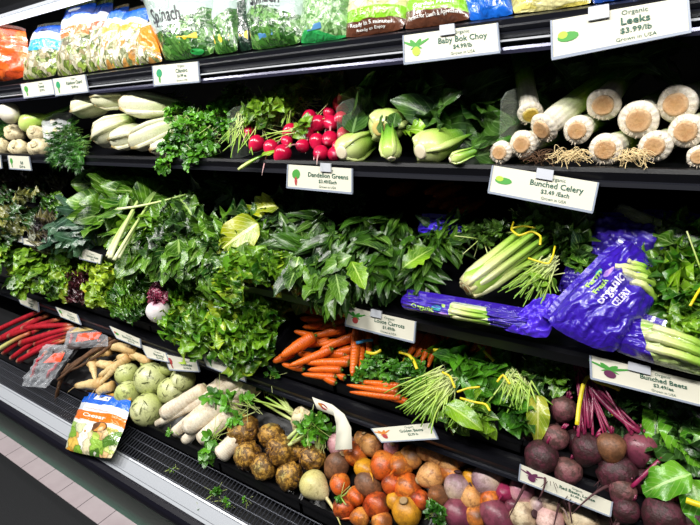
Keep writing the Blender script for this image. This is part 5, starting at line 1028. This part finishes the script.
# long dark leek tops fading into the back of the middle shelf
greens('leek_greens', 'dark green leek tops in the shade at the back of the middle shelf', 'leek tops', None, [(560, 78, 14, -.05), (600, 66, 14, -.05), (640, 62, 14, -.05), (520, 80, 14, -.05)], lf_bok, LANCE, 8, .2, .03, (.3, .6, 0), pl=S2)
# ================================================================== bags on the top shelf
RB = random.Random(5)
def bag(name, label, cat, group, pix, Yb, Yt, mat, thick=.05, crk=.004, texts=(), shapes=(), N=22, film=False, S=None):
    BL, BR, TR, TL = (PY(px, py, y) for (px, py), y in zip(pix, (Yb, Yb, Yt, Yt))) if S is None else pix
    c = (BL + BR) / 2; t = thing(name, label, cat, c, group)
    S0 = quad_surf(BL, BR, TR, TL, thick, RB, crk, rc=.05 if crk < .009 else .09)
    mb = MB(); pillow(mb, S0, N); fl = mb.build('film', mat, t)
    W = np.linalg.norm(BR - BL); H = np.linalg.norm(TL - BL)
    for k, (s, u, v, h, wd, col, b, cond) in enumerate(texts):
        mb = MB(); put_text(mb, S0, s, u, v, h, wd, W, H, cond, off=.0014, bold=b); mb.build('printed_text', col, fl, False)
    for col, pts in shapes:
        mb = MB(); patch(mb, S0, pts, .0010); mb.build('printed_shape', col, fl, False)
    # crimped seal along the top
    mb = MB(); P = []; Q = []
    for i in range(15):
        a = S0(i / 14, 1, 1, 0); u_ = nrm(TL - BL); z = .0012 * (-1) ** i; P += [a + S0.n * z, a + u_ * .010 + S0.n * z]
    mb.add(P, [(2 * i, 2 * i + 2, 2 * i + 3, 2 * i + 1) for i in range(14)]); mb.build('seal', mat, t)
    return t, S0
slaw = [(0, '#3c4f1c'), (.2, '#8aa040'), (.4, '#c6c6a4'), (.6, '#8f8058'), (.8, '#d6d4be'), (.9, '#4c5a2c')]
slawo = [(0, '#4f5a2c'), (.25, '#b0b080'), (.45, '#d8d4c0'), (.6, '#988654'), (.75, '#d0801c'), (.9, '#78a030')]
spin = [(0, '#1c4416'), (.3, '#356824'), (.5, '#5c9040'), (.7, '#2a561e'), (.85, '#74a454')]
mb_blue = bagm('bag_film_blue', [(0, '#c9ccc0'), (.50, '#29a6dc'), (.70, '#c9d0d8'), (.84, '#1c4fb4')], slaw, (-.2, .50), 60, .1)
mb_or = bagm('bag_film_orange', [(0, '#d8d4bc'), (.52, '#ee6f28'), (.66, '#cdd2d8'), (.80, '#1f58c8')], slaw, (-.2, .52), 60, .05)
mb_red = bagm('bag_film_red', [(0, '#d8d4bc'), (.58, '#e4542a'), (.70, '#c9ced6'), (.82, '#1b4aa8')], slaw, (-.2, .58), 60, .05)
mb_or2 = bagm('bag_film_orange_pale', [(0, '#d8d4bc'), (.56, '#f29a2e'), (.68, '#cdd2d8'), (.78, '#2a68d4')], slawo, (-.2, .56), 50, .1)
WP = WHT
bag('carrot_bag', 'clear bag of small orange carrots at the far left of the top shelf', 'bag', None, [(-26, 84), (25, 79), (28, 30), (-20, 24)], 1.02, 1.09, bagm('bag_film_carrots', [(0, '#d8561c'), (1, '#d8561c')], [(0, '#a83c18'), (.3, '#e0581c'), (.6, '#ec7430'), (.85, '#c84a1c')], (-1, 2), 26, 0), .08, .012)
bag('salad_bag', 'white and light blue salad bag, second from the left', 'bag', 'bagged salads on the top shelf', [(22, 81), (56, 76), (63, 24), (37, 27)], 1.02, 1.10, mb_blue, .06, .006, [('NET 12', .5, .6, .03, .3, WP, 0, 1)], [(flat('navy_print', '#15306b', .4), blob(.62, .86, .14, .03))])
bag('salad_bag', 'tall white salad bag with orange band and blue top, third from the left', 'bag', 'bagged salads on the top shelf', [(57, 77), (86, 73), (97, 1), (66, 9)], 1.02, 1.11, mb_or, .06, .006, [('Slaw', .4, .60, .06, .5, WP, .02, 1)], [(flat('dark_leaf_print', '#5a5236', .5), blob(.5, .42, .1, .05)), (WP, blob(.5, .9, .2, .03))])
bag('salad_bag', 'narrow salad bag with red band beside the tall orange one', 'bag', 'bagged salads on the top shelf', [(85, 73), (102, 70), (114, 2), (97, 4)], 1.035, 1.12, mb_red, .05, .006)
bag('salad_bag', 'salad bag with pale orange band leaning behind two others', 'bag', 'bagged salads on the top shelf', [(97, 71), (118, 68), (130, 5), (108, 12)], 1.03, 1.12, mb_or2, .05, .006)
bag('salad_bag', 'salad bag with pale orange band and dotted blue top', 'bag', 'bagged salads on the top shelf', [(111, 69), (135, 66), (152, 6), (126, 12)], 1.02, 1.11, mb_or2, .055, .006, [], [(flat('pale_print', '#e3dcc0', .5), blob(.4, .48, .2, .07))])
bag('salad_bag', 'small orange cornered salad bag squeezed against the first spinach bag', 'bag', 'bagged salads on the top shelf', [(134, 66), (163, 62), (152, 24), (142, 28)], 1.01, 1.06, bagm('bag_film_orange_small', [(0, '#d8d4bc'), (.42, '#f08420')], slawo, (-.2, .42), 50, .5), .04, .006)
film = '#9fb0aa'
def spinm(n, hi=.55, sl=-.35): return bagm(n, [(0, '#3c6e3c'), (hi, film)], spin, (-.5, hi), 75, sl, .04)
BKI = flat('spinach_ink', '#1a1c22', .5); YEP = flat('yellow_print', '#e0b81c', .45); GRB = flat('green_seal_print', '#1f8a3c', .4)
def sp_txt(u, v, h, w): return [('Spinach', u, v, h, w, BKI, .02, .6), ('Fresh & Washed for You', u + .03, v - .13, .022, w * .95, BKI, .01, .7), ('Ready to Eat', u, v - .19, .018, w * .45, BKI, 0, .7)]
bag('spinach_bag', 'large spinach bag with big black lettering and a yellow oval, left of the narrow ones', 'bag', 'bagged spinach on the top shelf', [(165, 62), (215, 55), (213, -30), (136, -22)], 1.01, 1.10, spinm('bag_film_spinach_one', .385, -.23), .07, .006, sp_txt(.40, .47, .17, .50) , [(BKI, blob(.36, .74, .40, .06)), (YEP, blob(.36, .70, .26, .035)), (YEP, [(.52, .14), (.82, .18), (.82, .24), (.52, .20)]), (GRB, blob(.75, .04, .12, .03))])
bag('spinach_bag', 'spinach bag seen half, just right of the large lettered one', 'bag', 'bagged spinach on the top shelf', [(215, 55), (238, 52), (240, -26), (212, -26)], 1.015, 1.10, spinm('bag_film_spinach_two', .45, -.1), .05, .006, [], [(YEP, [(.2, .10), (.8, .12), (.8, .22), (.2, .20)])])
bag('spinach_bag', 'darkest and narrowest spinach bag on the top shelf', 'bag', 'bagged spinach on the top shelf', [(239, 52), (252, 50), (253, -26), (239, -26)], 1.03, 1.11, bagm('bag_film_spinach_dark', [(0, '#1c2a24'), (.62, film)], [(0, '#10201a'), (.5, '#1f3a28')], (-.5, .62), 60, 0, .03), .04, .004, [], [(YEP, [(.2, .10), (.9, .12), (.9, .22), (.2, .20)])])
bag('spinach_bag', 'spinach bag with curved white label and black lettering in the middle of the shelf', 'bag', 'bagged spinach on the top shelf', [(252, 51), (301, 44), (309, -30), (244, -24)], 1.01, 1.10, bagm('bag_film_spinach_three', [(0, '#4c8a4c'), (.42, film)], spin, (-.5, .42), 75, 0, -.07), .07, .006, sp_txt(.46, .58, .17, .48), [(flat('blue_print', '#3f78a8', .5), [(.28, .08), (.58, .10), (.58, .16), (.28, .14)]), (GRB, [(0, .3), (.07, .3), (.10, .7), (.02, .7)])])
bag('spinach_bag', 'pale spinach bag with a green seal along its bottom, next to the brown bags', 'bag', 'bagged spinach on the top shelf', [(300, 45), (348, 38), (356, -32), (308, -30)], 1.01, 1.10, bagm('bag_film_spinach_four', [(0, '#2fa052'), (.06, '#6a9a6a'), (.54, '#c9d6cc')], [(0, '#4c7a3c'), (.4, '#78a464'), (.8, '#9cc088')], (.06, .54), 75, 0, -.04), .07, .006, [('Spinach', .45, .72, .14, .55, BKI, .02, .6), ('no water added, just greens', .45, .60, .022, .6, BKI, 0, .7)], [(flat('blue_print', '#3f78a8', .5), [(.28, .08), (.58, .10), (.58, .16), (.28, .14)])])
brn = lambda n, sl, wv: bagm(n, [(0, '#5c3626'), (.15, '#78b41c'), (.30, '#d6d0ac'), (.8, '#d8a890')], [(0, '#b9b880'), (.4, '#dedcc0'), (.8, '#a9af70')], (.30, .8), 30, sl, wv)
bag('vegetable_bag', 'brown and lime-green bag of pale beans, left of its twin', 'bag', 'brown and green vegetable bags', [(344, 39), (404, 30), (418, -36), (356, -32)], 1.01, 1.10, brn('bag_film_brown_one', .05, .02), .06, .005, [('B E A N S', .50, .23, .08, .5, flat('lime_print', '#d8e8a0', .5), 0, .8), ('Ready in 5 minutes', .5, .10, .04, .7, WP, .01, 1), ('Ready to Enjoy', .5, .045, .028, .5, WP, 0, 1)], [(WP, blob(.78, .55, .09, .07)), (flat('purple_print', '#5c4a94', .5), blob(.06, .62, .05, .05))])
bag('vegetable_bag', 'brown and lime-green vegetable bag under the bok choy price card', 'bag', 'brown and green vegetable bags', [(404, 31), (470, 20), (478, -38), (412, -36)], 1.01, 1.10, brn('bag_film_brown_two', .15, .02), .06, .005, [('Perfect for Lunch & Appetizers', .5, .09, .045, .8, WP, .01, 1), ('Garden Fresh', .5, .22, .05, .6, WP, .01, 1)])
bag('vegetable_bag', 'bright blue bag with a barcode at its corner, above the bok choy price card', 'bag', 'blue vegetable bags', [(470, 22), (514, 15), (506, -36), (456, -30)], 1.01, 1.10, bagm('bag_film_bright_blue', [(0, '#1660c8'), (1, '#1660c8')], None), .06, .008, [], [(flat('barcode_white', '#d9dde0', .5), [(.62, .10), (.84, .10), (.84, .34), (.62, .34)])] + [(INKB, [(.645 + .03 * i, .12), (.655 + .03 * i, .12), (.655 + .03 * i, .32), (.645 + .03 * i, .32)]) for i in range(6)])
bag('vegetable_bag', 'clear bag of long yellow vegetables beside the bright blue bag', 'bag', 'blue vegetable bags', [(513, 15), (592, 4), (596, -40), (506, -34)], 1.01, 1.10, bagm('bag_film_yellow', [(0, '#d8c860'), (.3, '#e8e0a0'), (.6, '#d4c04c')], [(0, '#b9a83c'), (.4, '#e3d878'), (.8, '#f0eab8')], (-1, 2), 26, .2, stretch=(.4, 3)), .06, .006)
bag('vegetable_bag', 'blue bag corner at the top edge beside the leeks price card', 'bag', 'blue vegetable bags', [(592, 4), (640, -3), (640, -40), (590, -40)], 1.01, 1.10, bagm('bag_film_deep_blue', [(0, '#1a3f8c'), (1, '#1a3f8c')], None), .06, .008)
# ---- purple celery bags
cel = [(0, '#a8c468'), (.3, '#c4d88c'), (.6, '#dbe4b4'), (.85, '#8cb04c')]
PUR = '#331a96'
def S3q(pts): return [PP(x, y, S3, l) for x, y, l in pts]
def cbag(label, pts, mat, thick, crk, texts=(), shapes=(), celery=None, N=30):
    q = S3q(pts); t, S0 = bag('celery_bag', label, 'bag', 'purple bags of celery', q, 0, 0, mat, thick, crk, texts, shapes, N, S=True)
    if celery:
        for (u0, v0, u1, v1, r) in celery:
            mb = MB(); P = [S0(u0 + (u1 - u0) * s, v0 + (v1 - v0) * s, 1, -.003 + .004 * math.sin(3.1 * s)) for s in np.linspace(0, 1, 9)]; tube(mb, P, r, 8, flat=.7, lump=.1, seed=u0 * 9); mb.build('celery_stalk', m_cel, t)
    return t
wins = lambda n, b, w0, w1, vert=True, sl=0, wv=.03: bagm(n, b, cel, (w0, w1), 18, sl, wv, (5, .35) if not vert else (.35, 5), vertical=vert)
TEAL = flat('teal_print', '#2a9aa8', .45); LIL = flat('lilac_print', '#b48ae0', .45); LIMEP = flat('lime_logo_print', '#a8d05c', .45); LAV = flat('lavender_print', '#e3dcf4', .45)
cbag('long purple celery bag lying along the shelf front under the celery bunch, clear middle', [(402, 309, .01), (548, 337, .01), (540, 316, .035), (404, 293, .035)], bagm('bag_film_purple_clear', [(0, PUR), (.40, '#c9d4a0'), (.66, PUR)], cel, (.40, .66), 22, .0, .0, (.5, 4), vertical=True), .05, .008, [('Organic', .20, .42, .30, .17, LIMEP, .02, 1)], [(TEAL, blob(.31, .52, .035, .14)), (LIMEP, blob(.355, .72, .015, .10)), (LIL, blob(.36, .25, .04, .10))], [(.42, .25, .66, .30, .006), (.41, .5, .67, .52, .006), (.42, .75, .66, .74, .005)], 40)
QB = [(614, 357, .02), (670, 286, .05), (628, 234, .09), (541, 322, .05)]
ub = lambda x, y: uvof(QB, x, y)
cbag('large purple celery bag lying askew with a clear window and white organic celery lettering', QB, bagm('bag_film_purple_window', [(0, '#341b9e'), (1, '#341b9e')], None), .085, .013,
     [('organic', *ub(607, 300), .13, .31, LAV, .02, .8), ('CELERY', *ub(618, 308), .10, .21, LAV, .02, .7), ('Farm', *ub(591, 290), .07, .15, LIMEP, .03, .8), ('Fresh', *ub(598, 297), .07, .15, LIMEP, .03, .8)],
     [(LIL, blob(*ub(606, 283), .065, .035)), (TEAL, blob(*ub(596, 284), .03, .03)), (plastic('window_film', .3), [ub(*q) for q in ((606, 272), (620, 266), (634, 268), (648, 280), (660, 296), (650, 312), (640, 308), (630, 296), (618, 288))])],
     [(*ub(612, 276), *ub(648, 284), .007), (*ub(618, 283), *ub(656, 294), .008), (*ub(630, 292), *ub(655, 302), .008), (*ub(624, 270), *ub(642, 277), .006)], 44)
cbag('purple and clear celery bag at the lower right corner of the celery shelf', [(612, 352, .01), (712, 380, .01), (712, 342, .04), (628, 314, .04)], bagm('bag_film_purple_right', [(0, PUR), (.30, '#d0d8b0')], cel, (.30, 2), 22, .3, .0, (.5, 4), vertical=True), .06, .009, [], [], [(.36, .3, 1, .3, .009), (.34, .55, 1, .55, .009), (.36, .8, 1, .8, .008)], 36)
cbag('dark purple crinkled bag behind the large lettered one', [(584, 262, .03), (664, 276, .03), (676, 226, .06), (596, 214, .06)], bagm('bag_film_purple_dark', [(0, '#38259c'), (1, '#38259c')], None), .05, .022)
cbag('purple bag at the back right behind the clear wrapped celery', [(640, 256, .02), (715, 266, .02), (715, 220, .05), (640, 212, .05)], bagm('bag_film_purple_back', [(0, '#2f1c94'), (1, '#2f1c94')], None), .05, .016)
cbag('purple bag lying behind the right dandelion greens in the dim back', [(418, 236, .0), (478, 242, .0), (466, 220, .03), (420, 217, .03)], bagm('bag_film_purple_dim', [(0, '#3a22c0'), (1, '#3a22c0')], None), .06, .01)
cbag('purple bag corner behind the leafy bunch with the yellow twist', [(556, 292, .0), (604, 300, .0), (612, 262, .01), (570, 258, .01)], bagm('bag_film_purple_low', [(0, '#2c1a84'), (1, '#2c1a84')], None), .04, .012)
cbag('purple film gathered over the front edge between the two front celery bags', [(500, 330, .02), (548, 340, .02), (560, 300, .05), (540, 296, .04)], bagm('bag_film_purple_fold', [(0, '#4a2ac8'), (1, '#4a2ac8')], None), .03, .014)
def clearwrap(name, label, cat, pts, pl, thick, crk, mat=None, N=26):
    q = [PP(x, y, pl, l) for x, y, l in pts]; t = thing(name, label, cat, (q[0] + q[1]) / 2); S0 = quad_surf(*q, thick, RB, crk); mb = MB(); pillow(mb, S0, N); mb.build('clear_film', mat or plastic('clear_film', .34), t); return t, S0
t, S0 = clearwrap('wrapped_celery', 'clear wrapped celery lying diagonally at the back right of the celery shelf', 'celery', [(612, 214, .05), (690, 254, .065), (700, 238, .075), (622, 203, .06)], S3, .03, .006, plastic('thin_film', .16))
mb = MB()
for k in range(5): P = [S0(s, .2 + .15 * k, 1, -.008) for s in np.linspace(.02, .98, 9)]; tube(mb, P, .005, 8)
mb.build('stalks', m_cel, t)
# ---- wrapped rhubarb and the fallen bag
ORP = flat('orange_print', '#e8502a', .4); OLV = flat('olive_print', '#b9a468', .5)
def rpack(label, pts, prints, n, rr, th, cr_):
    t, S0 = clearwrap('wrapped_rhubarb', label, 'wrapped rhubarb', pts, DK, th, cr_, plastic('crinkled_film', .2, '#e6eaf2'), 30)
    mb = MB()
    for k in range(n): P = [S0(.18 + .64 * k / max(1, n - 1), .22 + .62 * s, 1, -.009) for s in np.linspace(0, 1, 9)]; tube(mb, P, rr, 8, flat=.7)
    mb.build('rhubarb_stalks', m_rhub, t)
    for mt, pl_ in prints: mb = MB(); patch(mb, S0, pl_, .0016); mb.build('printed_label', mt, t)
rpack('lower crinkled clear pack of rhubarb hanging over the tray, with an orange print', [(22, 386, .01), (46, 388, .02), (76, 346, .045), (46, 344, .045)], [(ORP, [(.45, .55), (.95, .6), (.92, .82), (.50, .80)])], 2, .008, .035, .018)
rpack('upper clear pack of rhubarb under the price cards, with olive and orange print', [(64, 350, .03), (108, 346, .05), (106, 324, .05), (68, 328, .04)], [(ORP, [(.35, .25), (.85, .30), (.95, .62), (.40, .60)]), (OLV, [(.15, .70), (.85, .72), (.7, .95), (.3, .95)])], 3, .006, .03, .010)
fb = [PY(64, 450, .535), PY(112, 460, .562), PY(133, 400, .70), PY(86, 391, .70)]
fm = bagm('bag_film_fallen', [(0, '#c4cf9a'), (.30, '#e8e8e0'), (.50, '#f07818'), (.66, '#e6ebf4'), (.79, '#1c66dc')], [(0, '#4f7a2c'), (.2, '#8cb83c'), (.4, '#e8e6c4'), (.6, '#f2a02c'), (.75, '#c9dc7c'), (.9, '#f4f2e4')], (-.3, .44), 34, .02, .02)
bag('salad_bag', 'salad bag with blue, white and orange bands fallen on the silver ledge', 'bag', None, fb, 0, 0, fm, .045, .006, [('Caesar', .5, .575, .06, .45, WP, .02, 1), ('CHOPPED SALAD', .48, .69, .02, .5, flat('orange_small_print', '#e89050', .5), 0, 1)],
    [(WHT, [(.32, .86), (.66, .86), (.66, .95), (.32, .95)]), (INKB, blob(.49, .9, .035, .035)), (flat('walnut_outline', '#5f3a1c', .5), blob(.66, .42, .15, .085, 14, .3)), (flat('walnut_print', '#c98a3c', .5), blob(.66, .42, .13, .07, 14, .3)), (WHT, blob(.46, .36, .10, .06, 12, .8)), (flat('sprout_print', '#b4cc5c', .5), blob(.64, .28, .07, .05)), (WHT, blob(.3, .46, .12, .035))], N=34, S=True)
# ---- clear bag of garlic next to the ginger
t, S0 = clearwrap('garlic_bag', 'clear plastic bag of pale cloves beside the dill', 'bag', [(44, 144, .0), (68, 144, .0), (72, 112, .0), (42, 114, .0)], S2, .04, .006)
mb = MB()
for u, v, k in ((.35, .3, 1), (.65, .35, 1.1), (.5, .65, 1)): revolve(mb, S0(u, v, 1, -.012), (0, -.3, 1), ball_prof(.016 * k, .1, .3), 14, .1)
mb.build('garlic_bulbs', m_ging, t)
# ---- stray leaves on the grille and the ledge
def stray(label, px, py, Y, pts, sz, n, lm=None):
    P = [PY(x, y, yy) for x, y, yy in pts]; t = thing('stray_sprig', label, 'sprig', P[0]); mb = MB(); fo = MB(); tube(mb, P if len(P) < 3 else bez(*P[:3], 7), .0011, 5)
    parsley(fo, P[-1], .008, n, sz, (0, -.2, .3), R4, mb, .0007); mb.build('stem', m_lime, t); fo.build('foliage', lm or lf_pars, t)
stray('parsley sprig with a long stem on the grille, largest of the strays', 0, 0, 0, [(190, 512, .575), (202, 502, .60), (216, 492, .63)], .013, 10); stray('leafy fragment just right of the largest stray sprig', 0, 0, 0, [(212, 502, .62), (220, 500, .625), (226, 502, .63)], .011, 6)
stray('tiny sprig standing on the silver ledge below the daikons', 0, 0, 0, [(128, 478, .572), (130, 472, .58), (132, 466, .60)], .012, 3); stray('yellowish leaf bit on the grille left of the stray sprigs', 0, 0, 0, [(164, 472, .62), (168, 470, .63), (174, 468, .64)], .009, 4, lf_brt)
stray('small sprig on the ledge at the lower frame edge', 0, 0, 0, [(200, 524, .565), (198, 518, .575), (202, 510, .59)], .010, 4); stray('leaf scraps below the corner of the fallen bag', 0, 0, 0, [(112, 448, .63), (115, 446, .64), (118, 444, .65)], .012, 5)
stray('sprig on the grille right of the largest stray one', 0, 0, 0, [(246, 512, .65), (247, 505, .65), (246, 500, .655)], .008, 4); stray('pale leaf scraps left of the fallen bag', 0, 0, 0, [(68, 424, .63), (70, 421, .64), (71, 419, .645)], .010, 4, lf_brt)
# ================================================================== price cards
price_card([(21, 84), (52, 79.5), (55, 94), (24.5, 98)], .984, .978, ['Organic', 'Fennel', '$3.99 lb', ''], ('leafy', ICG, ICG), 'price card with a dark green picture, leftmost on the top shelf', None)
price_card([(53, 79), (85, 74.5), (88.5, 91.5), (56, 95.5)], .984, .978, ['Organic', 'Rainbow Chard', '$3.49 ea', ''], ('leafy', ICT, ICG), 'price card with a teal leaf picture, second from the left on the top shelf')
price_card([(153, 66), (198, 61.5), (199.5, 81.5), (154.5, 85.5)], .984, .976, ['Organic', 'Cilantro', '$1.99 ea', 'Grown in USA'], ('leafy', ICT, ICG), 'price card with a round green leaf picture below the large spinach bag')
price_card([(404, 35.5), (497, 23), (499.5, 52), (405, 63.5)], .984, .972, ['Organic', 'Baby Bok Choy', '$4.99/lb', 'Grown in USA'], ('bunch', ICG, ICY), 'baby bok choy price card on the top shelf edge', clip=.5)
price_card([(552, 20.5), (687, -3), (690, 31.5), (553, 58.5)], .984, .968, ['Organic', 'Leeks', '$3.99/lb', 'Grown in USA'], ('long', ICG, ICY), 'large leeks price card at the upper right', clip=.38)
price_card([(8, 155.5), (29, 156.5), (31.5, 170), (10, 168.5)], .933, .928, ['', 'Dill', '$2.49 ea'], ('leafy', ICG, ICG), 'small price card on the middle shelf left of the dill', tx=.62)
price_card([(-22, 154), (.5, 155), (2, 168), (-20, 167)], .933, .928, ['', 'Ginger', ''], None, 'price card cut by the left frame edge on the middle shelf')
price_card([(288.5, 164.5), (352, 168.5), (352, 193), (287.5, 187)], .934, .925, ['Organic', 'Dandelion Greens', '$3.49/Each', 'Grown in USA'], ('leafy', ICG, ICR), 'dandelion greens price card hanging under the radishes', clip=.62)
price_card([(493.5, 165.5), (598, 182.5), (592, 212), (489, 192)], .934, .918, ['Organic', 'Bunched Celery', '$3.49 /Each', 'Grown in USA'], ('long', ICG, ICY), 'bunched celery price card below the leeks', clip=.52)
price_card([(8, 231), (22, 236.5), (23, 242.5), (13, 240.5)], .85, .845, ['', '', ''], ('leafy', ICG, ICG), 'tiny price card at the far left under the olive kale')
price_card([(22, 238), (43, 240.5), (40, 247), (24, 244)], .852, .847, ['', '', ''], None, 'greyish blank card beside the tiny card at the far left')
price_card([(75, 246), (102, 255), (100.5, 263.5), (80, 258.5)], .85, .843, ['Organic', 'Lacinato Kale', '$3.49'], ('leafy', ICG, ICG), 'white price card under the dark flat kale')
price_card([(348, 306.5), (415.5, 321.5), (414, 342), (346, 325)], .85, .84, ['Organic', 'Loose Carrots', '$1.49/lb', 'Grown in USA'], ('bunch', ICG, ICR), 'loose carrots price card above the carrot tray', clip=.45)
price_card([(591, 355.5), (738, 391), (740, 415), (592, 378)], .85, .838, ['Organic', 'Bunched Beets', '$3.49/ea', 'Grown in USA'], ('bunch', ICG, ICP), 'bunched beets price card cut by the right frame edge', clip=.36, tx=.52)
price_card([(17, 293.5), (38, 302), (39, 311.5), (21, 303.5)], .788, .78, ['Organic', 'Rhubarb', '$4.99'], None, 'price card above the far end of the rhubarb stalks')
price_card([(56, 307), (77, 314.5), (81, 324.5), (61, 316.5)], .788, .778, ['Organic', 'Rhubarb', '$4.99 lb'], ('leafy', ICG, ICR), 'price card right behind the rhubarb stalks')
price_card([(110, 326), (140, 339), (141, 347.5), (117, 338)], .788, .778, ['Organic', 'Burdock Root', '$5.99 lb'], ('long', ICG, ICR), 'price card above the burdock roots')
price_card([(141, 344.5), (166, 353), (169, 362), (148, 357.5)], .788, .776, ['Organic', 'Parsnips', '$3.49 lb'], None, 'price card above the parsnips, left of the kohlrabi one')
price_card([(164, 354), (197, 361), (199.5, 371.5), (170, 369.5)], .786, .774, ['Organic', 'Kohlrabi', '$2.99 lb'], ('leafy', ICR, ICR), 'price card with a small reddish picture above the kohlrabi')
price_card([(201.5, 352.5), (244, 367.5), (246, 381.5), (207.5, 366)], .788, .776, ['Organic', 'Daikon Radish', '$2.49 lb', ''], ('leafy', ICG, ICG), 'long price card behind the daikons')
price_card([(372, 428.5), (430.5, 423), (437.5, 438.5), (382, 442)], .782, .765, ['Organic', 'Golden Beets', '$2.99 lb', ''], ('bunch', ICO, ICR), 'golden beets price card lying tilted over the beets')
price_card([(521, 464.5), (612, 502), (610, 516), (519.5, 480)], .786, .776, ['Organic', 'Red Beets, Loose', '$1.99 lb', ''], ('bunch', ICP, ICP), 'purple beets price card with long beet tails in front')
# the bent card
pa = [PY(*q) for q in ((312, 397, .786), (332, 404.5, .784), (344, 414, .770), (351, 428, .755), (352, 449, .745))]; pb = [PY(*q) for q in ((317, 409, .782), (335, 416, .776), (336, 424, .765), (336, 436, .755), (335, 450, .745))]
t = thing('price_card', 'bent price card curling down over the pinkish beet, beet picture at its top', 'price card', pa[2]); mb = MB(); V = []
for a, b in zip(pa, pb): V += [a, b]
V2 = [v + np.array((0, .0012, -.0008)) for v in V]; n = len(pa)
fc = [(2 * i, 2 * i + 1, 2 * i + 3, 2 * i + 2) for i in range(n - 1)]
mb.add(V + V2, fc + [tuple(2 * n + j for j in q[::-1]) for q in fc] + [(2 * i, 2 * i + 2, 2 * n + 2 * i + 2, 2 * n + 2 * i) for i in range(n - 1)] + [(2 * i + 3, 2 * i + 1, 2 * n + 2 * i + 1, 2 * n + 2 * i + 3) for i in range(n - 1)]); mb.build('card', CARD, t)
S0 = quad_surf(pb[0], pb[1], pa[1], pa[0], 0); mb = MB(); patch(mb, S0, blob(.5, .5, .2, .28), .001, 0); patch(mb, S0, blob(.35, .6, .10, .15), .0014, 1); mb.build('picture', [ICR, ICO], t, False)
